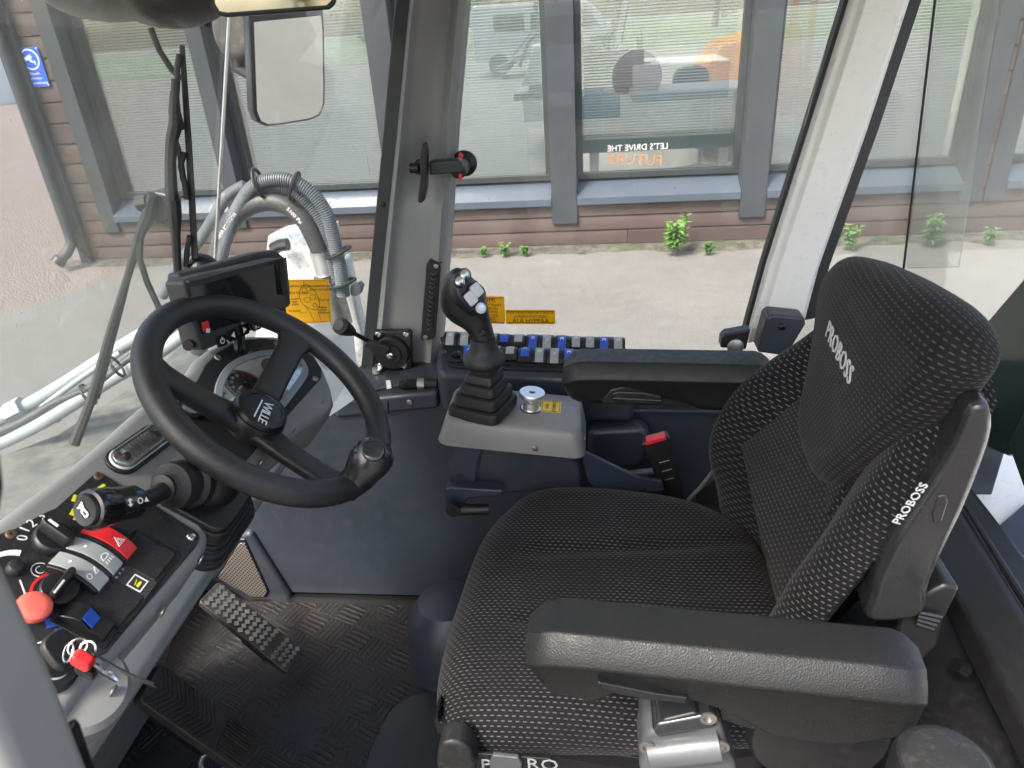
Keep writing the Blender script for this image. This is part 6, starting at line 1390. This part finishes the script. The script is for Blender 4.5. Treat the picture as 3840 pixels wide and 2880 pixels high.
f_ = on_head(1037.5, 666, -.001); bb = part(MB().lathe(f_, [(.0085, 0), (.0085, .0035), (.0070, .0042)], 26), 'round_button', M['key_light'], js); part(MB().lathe(f_, [(.0058, .002), (.0056, .0046), (.001, .0050)], 22), 'button_dome', M['alu'], bb)
tp_ = smooth_loop([(957, 640), (962, 650), (972, 668), (986, 688), (992, 692), (984, 676), (974, 660), (964, 646)], 30)
part(MB().prism([A(u, v, Y=yj - .010) for u, v in tp_], (0, .024, 0)), 'trigger_flap', M['black'], js, .002)
part(MB().lathe(Fr(A(1042, 720, Y=yj - .0185), WX, WZ, -WY), [(.0055, 0), (.0055, .0008), (.0050, .0010)], 20), 'grip_mark', M['black_gloss'], js)
# ------------------------------------------------------------------ driver's seat
se = thing('driver_seat', 'black patterned driver seat with tall backrest, head pad and two folding armrests', 'seat', (.02, .77, ZF))
zcu = 1.292
co_ = smooth_loop([(-.150, .950), (-.182, .890), (-.199, .780), (-.206, .680), (-.203, .600), (-.186, .550), (-.150, .528), (-.050, .532), (.050, .540), (.150, .552), (.240, .575), (.262, .680), (.256, .800), (.235, .900), (.170, .958), (.080, .990), (.000, 1.004), (-.080, .998), (-.125, .978)], 120)
cd0 = np.array([.08, .99, 0])
def Hc(a, b):
    q = (b - .77); s_ = np.abs(q) / .22
    h = .012 * np.clip(s_ - .45, 0, 1) ** 1.5 - .010 * np.exp(-(q / .10) ** 2) * np.clip((a + .2) / .3, 0, 1)
    h = h - .008 * np.clip((-.10 - a) / .10, 0, 1) ** 2
    for yy, dpth, wd in ((.700, .0060, .013), (.838, .0055, .013)): h = h - dpth * np.exp(-((b - yy - .10 * (a - .05)) / wd) ** 2) * np.clip((a + .13) / .05, 0, 1)
    return h + .0012 * np.sin(a * 31 + b * 17) + .001 * np.sin(a * 15 - b * 40)
CU = Fr(V(0, 0, zcu), WX, WY)
part(MB().pillow(CU, co_, .045, .095, Hc, steps=46, tuck=.030, vr=.050), 'seat_cushion', M['cloth'], se, ang=80)
seam_ = [CU.p(a * .985 + .0, b, -.046) for a, b in np.array(co_)]
# backrest
ty, yw_ = math.radians(12), math.radians(5)
nh = V(-math.cos(yw_), math.sin(yw_), 0); bn3 = math.cos(ty) * nh + math.sin(ty) * WZ; bt3 = -math.sin(ty) * nh + math.cos(ty) * WZ; bl3 = np.cross(bn3, bt3)
if bl3[1] < 0: bl3 = -bl3
BK = Fr(V(.238, .765, 1.275), bl3, bt3, bn3)
sst = lambda x: np.clip(x, 0, 1) ** 2 * (3 - 2 * np.clip(x, 0, 1))
def Hb(a, b):
    g = np.interp(b, [-.1, .05, .16, .30, .42], [1, 1, .85, .42, 0])
    w = sst((np.abs(a) - .085) / .09)
    gf = (.52 + .48 / (1 + np.exp(-(b - .05) / .025))) / (1 + np.exp((b - .262) / .042))
    h = np.where(a > 0, .118 * gf, .068 * g) * w + .014 * np.exp(-((b - .19) / .11) ** 2) * (1 - w)
    for aa in (-.035, .035): h = h - .0045 * np.exp(-((a - aa) / .006) ** 2) * np.clip((.30 - b) / .05, 0, 1)
    h = h - .006 * np.exp(-((np.abs(a) - .092) / .007) ** 2) * np.clip((.36 - b) / .05, 0, 1)
    return h
bo3 = smooth_loop([(q * .92, r) for q, r in [(-.200, -.02), (-.222, .06), (-.226, .18), (-.222, .30), (-.215, .38), (-.20, .42), (-.12, .435), (0, .43), (.12, .40), (.195, .36), (.215, .32), (.224, .26), (.226, .18), (.222, .06), (.200, -.02), (.1, -.035), (-.1, -.035)]], 130)
part(MB().pillow(BK, bo3, .042, .030, Hb, steps=40, tuck=.0, vr=.030), 'backrest', M['cloth_back'], se, ang=80)
def Hh(a, b): return .030 + .014 * np.exp(-((b - .40) / .10) ** 2) - .55 * np.clip(np.abs(a) - .05, 0, 1) ** 2 + .020 * np.clip((b - .40) / .1, 0, 1) - .16 * np.clip(b - .44, 0, 1) * 2
ho3 = smooth_loop([(q * 1.0, r) for q, r in [(.030, .196), (.080, .202), (.108, .228), (.132, .272), (.154, .308), (.186, .340), (.200, .370), (.183, .402), (.125, .432), (.055, .452), (0, .463), (-.07, .474), (-.14, .480), (-.188, .472), (-.208, .450), (-.203, .420), (-.187, .380), (-.156, .330), (-.108, .268), (-.068, .222), (-.026, .200)]], 130)
hp3 = part(MB().pillow(BK.at(.010, 0, 0), ho3, .026, .046, Hh, steps=34, tuck=.004, vr=.026), 'head_pad', M['cloth_plain'], se, ang=80)
txf = BK.at(.004, .358, 0)
lettering("PROBOSS", .030, Fr(txf.o, -BK.x, BK.y, BK.z) if np.dot(np.cross(-BK.x, BK.y), BK.z) > 0 else Fr(txf.o, BK.x, BK.y, BK.z), M['key_light'], 'head_lettering', hp3, .0012, sx=1.0, spacing=1.05,
          warp=lambda a, b: float(Hh(np.array([.004 + a]), np.array([.358 + b]))[0]) + .0005)
# hard shell round the back
ysh = BK.p(-.222, .2)[1]
shp = [A(u, v, Y=ysh) for u, v in ((2096, 884), (2112, 866), (2134, 866), (2147, 898), (2141, 960), (2092, 1090), (2046, 1186), (2010, 1270), (1992, 1335), (1872, 1345), (1884, 1290), (1898, 1236), (1932, 1168), (1968, 1112), (2008, 1054), (2058, 975), (2088, 905))]
shp = smooth_loop(shp, 48)
shl = part(MB().prism(shp, bl3 * .30), 'back_shell', M['shell'], se, .014, 4)
part(MB().prism([A(u, v, Y=ysh - .001) for u, v in ((2012, 1110), (2026, 1072), (2044, 1068), (2050, 1082), (2036, 1128), (2016, 1132))], (0, .004, 0)), 'bolt_cover', M['shell'], shl, .002, 3)
ef = A(1966, 1088, Y=ysh - .006); ex_ = unit(A(1995, 1048, Y=ysh) - A(1936, 1130, Y=ysh))
lettering("PROBOSS", .0110, Fr(ef, ex_, unit(np.cross(WY, ex_) * -1 if np.cross(WY, ex_)[2] < 0 else np.cross(WY, ex_)), -WY), M['key_light'], 'edge_lettering', shl, .001, sx=1.0)
# recliner block behind the shell
part(MB().prism([A(u, v, Y=.56) for u, v in ((1985, 1290), (2045, 1262), (2078, 1270), (2040, 1345), (2030, 1395), (1985, 1440), (1930, 1440), (1940, 1340))], (0, .08, 0)), 'recliner_block', M['black'], se, .006, 3)
rk = MB()
for k in range(4): rk.tube([A(1984 - 2 * k, 1322 + 8 * k, Y=.556), A(2034 - 6 * k, 1332 + 9 * k, Y=.556)], .0022, 6)
part(rk, 'recliner_ribs', M['shell'], se)
# armrests
def armrest(fr, L, w, par, name, lab, mat, drop_front, drop_rear, cut=True, nose=.020):
    """fr: front top far corner, x along the rest, y across towards the driver's door, z up"""
    xs = [-.012, -.004, .004, .014, .05, .075, .10, .125, .16, .20, .24, .27, L - .015, L - .006, L, L + .006]; rings = []
    for x in xs:
        q = x / L; e0, e1 = np.clip((x + .012) / .026, 0, 1), np.clip((L + .006 - x) / .021, 0, 1); k = min(e0, e1); k = math.sin(k * PI / 2)
        bot = np.interp(x, [-.012, .0, .02, .055, .075, .11, .15, .20, .26, L + .006], [-.050, -.066, drop_front, drop_front, -.062, -.060, -.066, drop_rear * .96, drop_rear, drop_rear * .72]) if cut else -drop_front
        top = -.010 * (1 - k) - .005 * np.clip((.02 - x) / .03, 0, 1); ins = .010 * (1 - k); wv_ = w
        P = [(ins, top), (wv_ - .002 - ins, top), (wv_ + .010 - ins, top - .012), (wv_ + .015 - ins, top - .022), (wv_ + .012 - ins, top - .028), (wv_ + .008 - ins, bot + .012), (wv_ - .002 - ins, bot), (.006 + ins, bot), (-.004 + ins, bot + .012), (-.012 + ins, top - .028), (-.015 + ins, top - .022), (-.010 + ins, top - .012)]
        # rounded top corners
        rings.append([fr.p(x, y, z) for y, z in P])
    o = part(MB().loft(rings), name, mat, par, .0035, 3, 32); o["label"] = lab; return o
a0, a1 = A(1161, 1285, Z=1.52), A(1938, 1357, Z=1.52)
AF = Fr(a0 + unit(a1 - a0) * .006, unit(a1 - a0), None or unit(np.cross(WZ, unit(a1 - a0)) * -1), WZ)
La = np.linalg.norm(a1 - a0) + .004
al = armrest(AF, La, .044, se, 'armrest', 'near armrest with grained skin and bright bevelled edge', M['grain'], -.082, -.100)
yl = AF.p(.1, .060, 0)[1]
hd = [A(u, v, Y=yl) for u, v in ((1289, 1474), (1300, 1490), (1340, 1503), (1400, 1513), (1484, 1521), (1487, 1508), (1420, 1500), (1340, 1484))]
part(MB().prism(hd, (0, .035, 0)), 'tilt_lever', M['black_gloss'], al, .002)
b0_, b1_ = V(-.037, 1.033, 1.52), V(.244, 1.013, 1.52)
RF = Fr(b0_, unit(b1_ - b0_), unit(np.cross(WZ, unit(b1_ - b0_)) * -1), WZ)
ar_ = armrest(RF, .290, .052, se, 'armrest', 'far armrest beside the switch console', M['grain'], -.072, -.080)
yr = RF.p(.1, .066, 0)[1]
hd = [A(u, v, Y=yr) for u, v in ((1322, 850), (1335, 846), (1390, 848), (1430, 856), (1432, 868), (1420, 876), (1370, 874), (1324, 866))]
hl = part(MB().prism(hd, (0, .03, 0)), 'tilt_lever', M['black'], ar_, .003)
part(MB().tube([A(1324, 860, Y=yr - .001), A(1375, 863, Y=yr - .001), A(1428, 866, Y=yr - .001)], .0016, 6), 'lever_groove', M['ink'], hl)
part(MB().prism([A(u, v, Y=yr + .004) for u, v in ((1300, 866), (1318, 842), (1360, 832), (1420, 834), (1480, 842), (1545, 856), (1548, 884), (1300, 872))], (0, .03, 0)), 'lever_housing', M['black'], ar_, .003)
# armrest hinge drum under the near armrest
hF = Fr(A(1768, 1590, Y=.475), WX, WZ, -WY)
hd_ = part(MB().lathe(hF, [(.066, -.03), (.066, .0), (.062, .006), (.05, .007), (.0, .007)], 44), 'armrest_hinge', M['black'], se)
rbm = MB()
for k in range(4): rbm.tube([hF.p(-.048 + .011 * k, .038 - .004 * k, .007), hF.p(-.050 + .010 * k, .012, .007)], .0022, 6)
part(rbm, 'hinge_ribs', M['black_gloss'], hd_)
part(MB().prism([A(u, v, Y=.47) for u, v in ((1552, 1530), (1575, 1538), (1652, 1560), (1650, 1600), (1640, 1602), (1632, 1580), (1556, 1556))], (0, .02, 0)), 'hinge_strap', M['black_gloss'], se, .002)
# seat pan, suspension and fittings below
part(MB().flat(WORLD.at(0, 0, 1.185), smooth_loop([(-.150, .930), (-.165, .800), (-.170, .650), (-.155, .585), (.0, .575), (.20, .585), (.235, .70), (.22, .90), (.05, .975), (-.08, .96)], 60), .022), 'seat_pan', M['black'], se, .004)
part(MB().box(WORLD, .34, .36, .30, (.04, .78, 1.03)), 'suspension_cover', M['rubber'], se, .02, 3)
part(MB().box(WORLD, .40, .44, .055, (.03, .78, ZF + .04)), 'seat_base', M['black'], se, .008)
fr1 = MB(); fr1.prism([A(u, v, Y=.545) for u, v in ((936, 1558), (944, 1542), (950, 1560), (1062, 1590), (1400, 1640), (1400, 1670), (1060, 1612), (944, 1585))], (0, .03, 0)); part(fr1, 'seat_rail', M['black_gloss'], se, .002)
part(MB().tube([A(944, 1562, Y=.548), A(985, 1572, Y=.546), A(1062, 1590, Y=.544)], .0022, 8), 'rail_edge', M['chrome'], se)
lkf = [A(u, v, Y=.50) for u, v in ((950, 1612), (962, 1604), (990, 1606), (1012, 1620), (1022, 1640), (1024, 1668), (950, 1668), (944, 1635))]
part(MB().prism(smooth_loop(lkf, 30), (0, .03, 0)), 'height_handle', M['rubber'], se, .006, 3)
lbl = part(MB().prism([A(u, v, Y=.515) for u, v in ((1030, 1628), (1190, 1640), (1196, 1680), (1028, 1680))], (0, .004, 0)), 'label_plate', M['black'], se, .001)
for tx, u in (("P", 1050), ("RO", 1172)): lettering(tx, .026, Fr(A(u, 1652, Y=.5145), WX, WZ, -WY), M['key_grey'], 'base_lettering', lbl, .0006)
part(MB().prism([A(u, v, Y=.508) for u, v in ((1064, 1632), (1120, 1638), (1128, 1652), (1124, 1680), (1062, 1680), (1056, 1650))], (0, .006, 0)), 'control_tile', M['gun'], se, .002)
# silver belt reel housing by the seat corner
br2 = thing('belt_reel', 'silver grey moulded belt reel housing at the near rear corner of the seat', 'belt reel', A(1480, 1670, Y=.47))
yr2 = .455
prf = smooth_loop([A(u, v, Y=yr2) for u, v in ((1386, 1625), (1392, 1592), (1410, 1580), (1480, 1566), (1540, 1556), (1560, 1575), (1574, 1620), (1582, 1690), (1400, 1690))], 40)
part(MB().prism(prf, (0, .06, 0)), 'housing', M['gun'], br2, .012, 4)
part(MB().prism([A(u, v, Y=yr2 - .004) for u, v in ((1408, 1578), (1418, 1566), (1530, 1545), (1552, 1552), (1548, 1574), (1420, 1596))], (0, .05, 0)), 'cap', M['shell'], br2, .004)
part(MB().tube([A(1408, 1625, Y=yr2 - .004), A(1470, 1617, Y=yr2 - .006), A(1552, 1608, Y=yr2 - .004)], .016, 14), 'drum', M['gun'], br2)
for u, v in ((1398, 1612), (1558, 1612), (1530, 1550)): part(MB().lathe(Fr(A(u, v, Y=yr2 - .008), WX, WZ, -WY), [(.0075, 0), (.0075, .002), (.0045, .002), (.004, -.002)], 20), 'bolt', M['steel'], br2)
part(MB().prism([A(u, v, Y=yr2 - .002) for u, v in ((1420, 1574), (1432, 1556), (1500, 1540), (1520, 1546), (1500, 1560))], (0, .02, 0)), 'flap', M['black'], br2, .003)
# belt buckle
bu = thing('belt_buckle', 'black seat belt buckle with red button standing between the seat and the right wall', 'buckle', A(1452, 1078, Y=1.03))
yk = 1.03
part(MB().prism([A(u, v, Y=yk) for u, v in ((1384, 962), (1390, 956), (1438, 943), (1447, 947), (1456, 985), (1476, 1062), (1474, 1074), (1440, 1084), (1432, 1078), (1404, 1000))], (0, .022, 0)), 'housing', M['black'], bu, .003, 3)
part(MB().prism([A(u, v, Y=yk - .0015) for u, v in ((1393, 959), (1397, 954), (1437, 944), (1440, 950), (1396, 963))], (0, .018, 0)), 'release_button', M['red'], bu, .001)
part(MB().prism([A(u, v, Y=yk + .006) for u, v in ((1436, 1070), (1474, 1060), (1490, 1120), (1450, 1130))], (0, .006, 0)), 'strap', M['black'], bu, .001)
sl5 = MB()
for k in range(3): sl5.tube([A(1424 + 5 * k, 1000 + 19 * k, Y=yk - .0008), A(1446 + 5 * k, 994 + 19 * k, Y=yk - .0008)], .0012, 6)
part(sl5, 'moulded_lines', M['black_gloss'], bu)
gl = thing('recline_lever', 'thin grey lever slanting between the belt buckle and the backrest', 'lever', A(1490, 1085, Y=1.0))
part(MB().tube([A(1486, 1082, Y=1.0), A(1515, 1050, Y=1.0), A(1545, 1012, Y=1.0)], .0035, 10), 'rod', M['gun'], gl); part(MB().prism([A(u, v, Y=1.03) for u, v in ((1500, 1070), (1540, 1035), (1600, 1045), (1600, 1100), (1510, 1090))], (0, .01, 0)), 'side_plate', M['black'], gl, .002)
bh = thing('lock_pin', 'grey steel pin lying behind the seat cushion beside the pod bracket', 'pin', A(1380, 1028, Y=1.06))
part(MB().tube([A(1345, 1025, Y=1.06), A(1356, 1024, Y=1.06)], .010, 14), 'head', M['rust'], bh); part(MB().tube([A(1356, 1024, Y=1.06), A(1440, 1014, Y=1.07)], .006, 12), 'shank', M['gun'], bh)
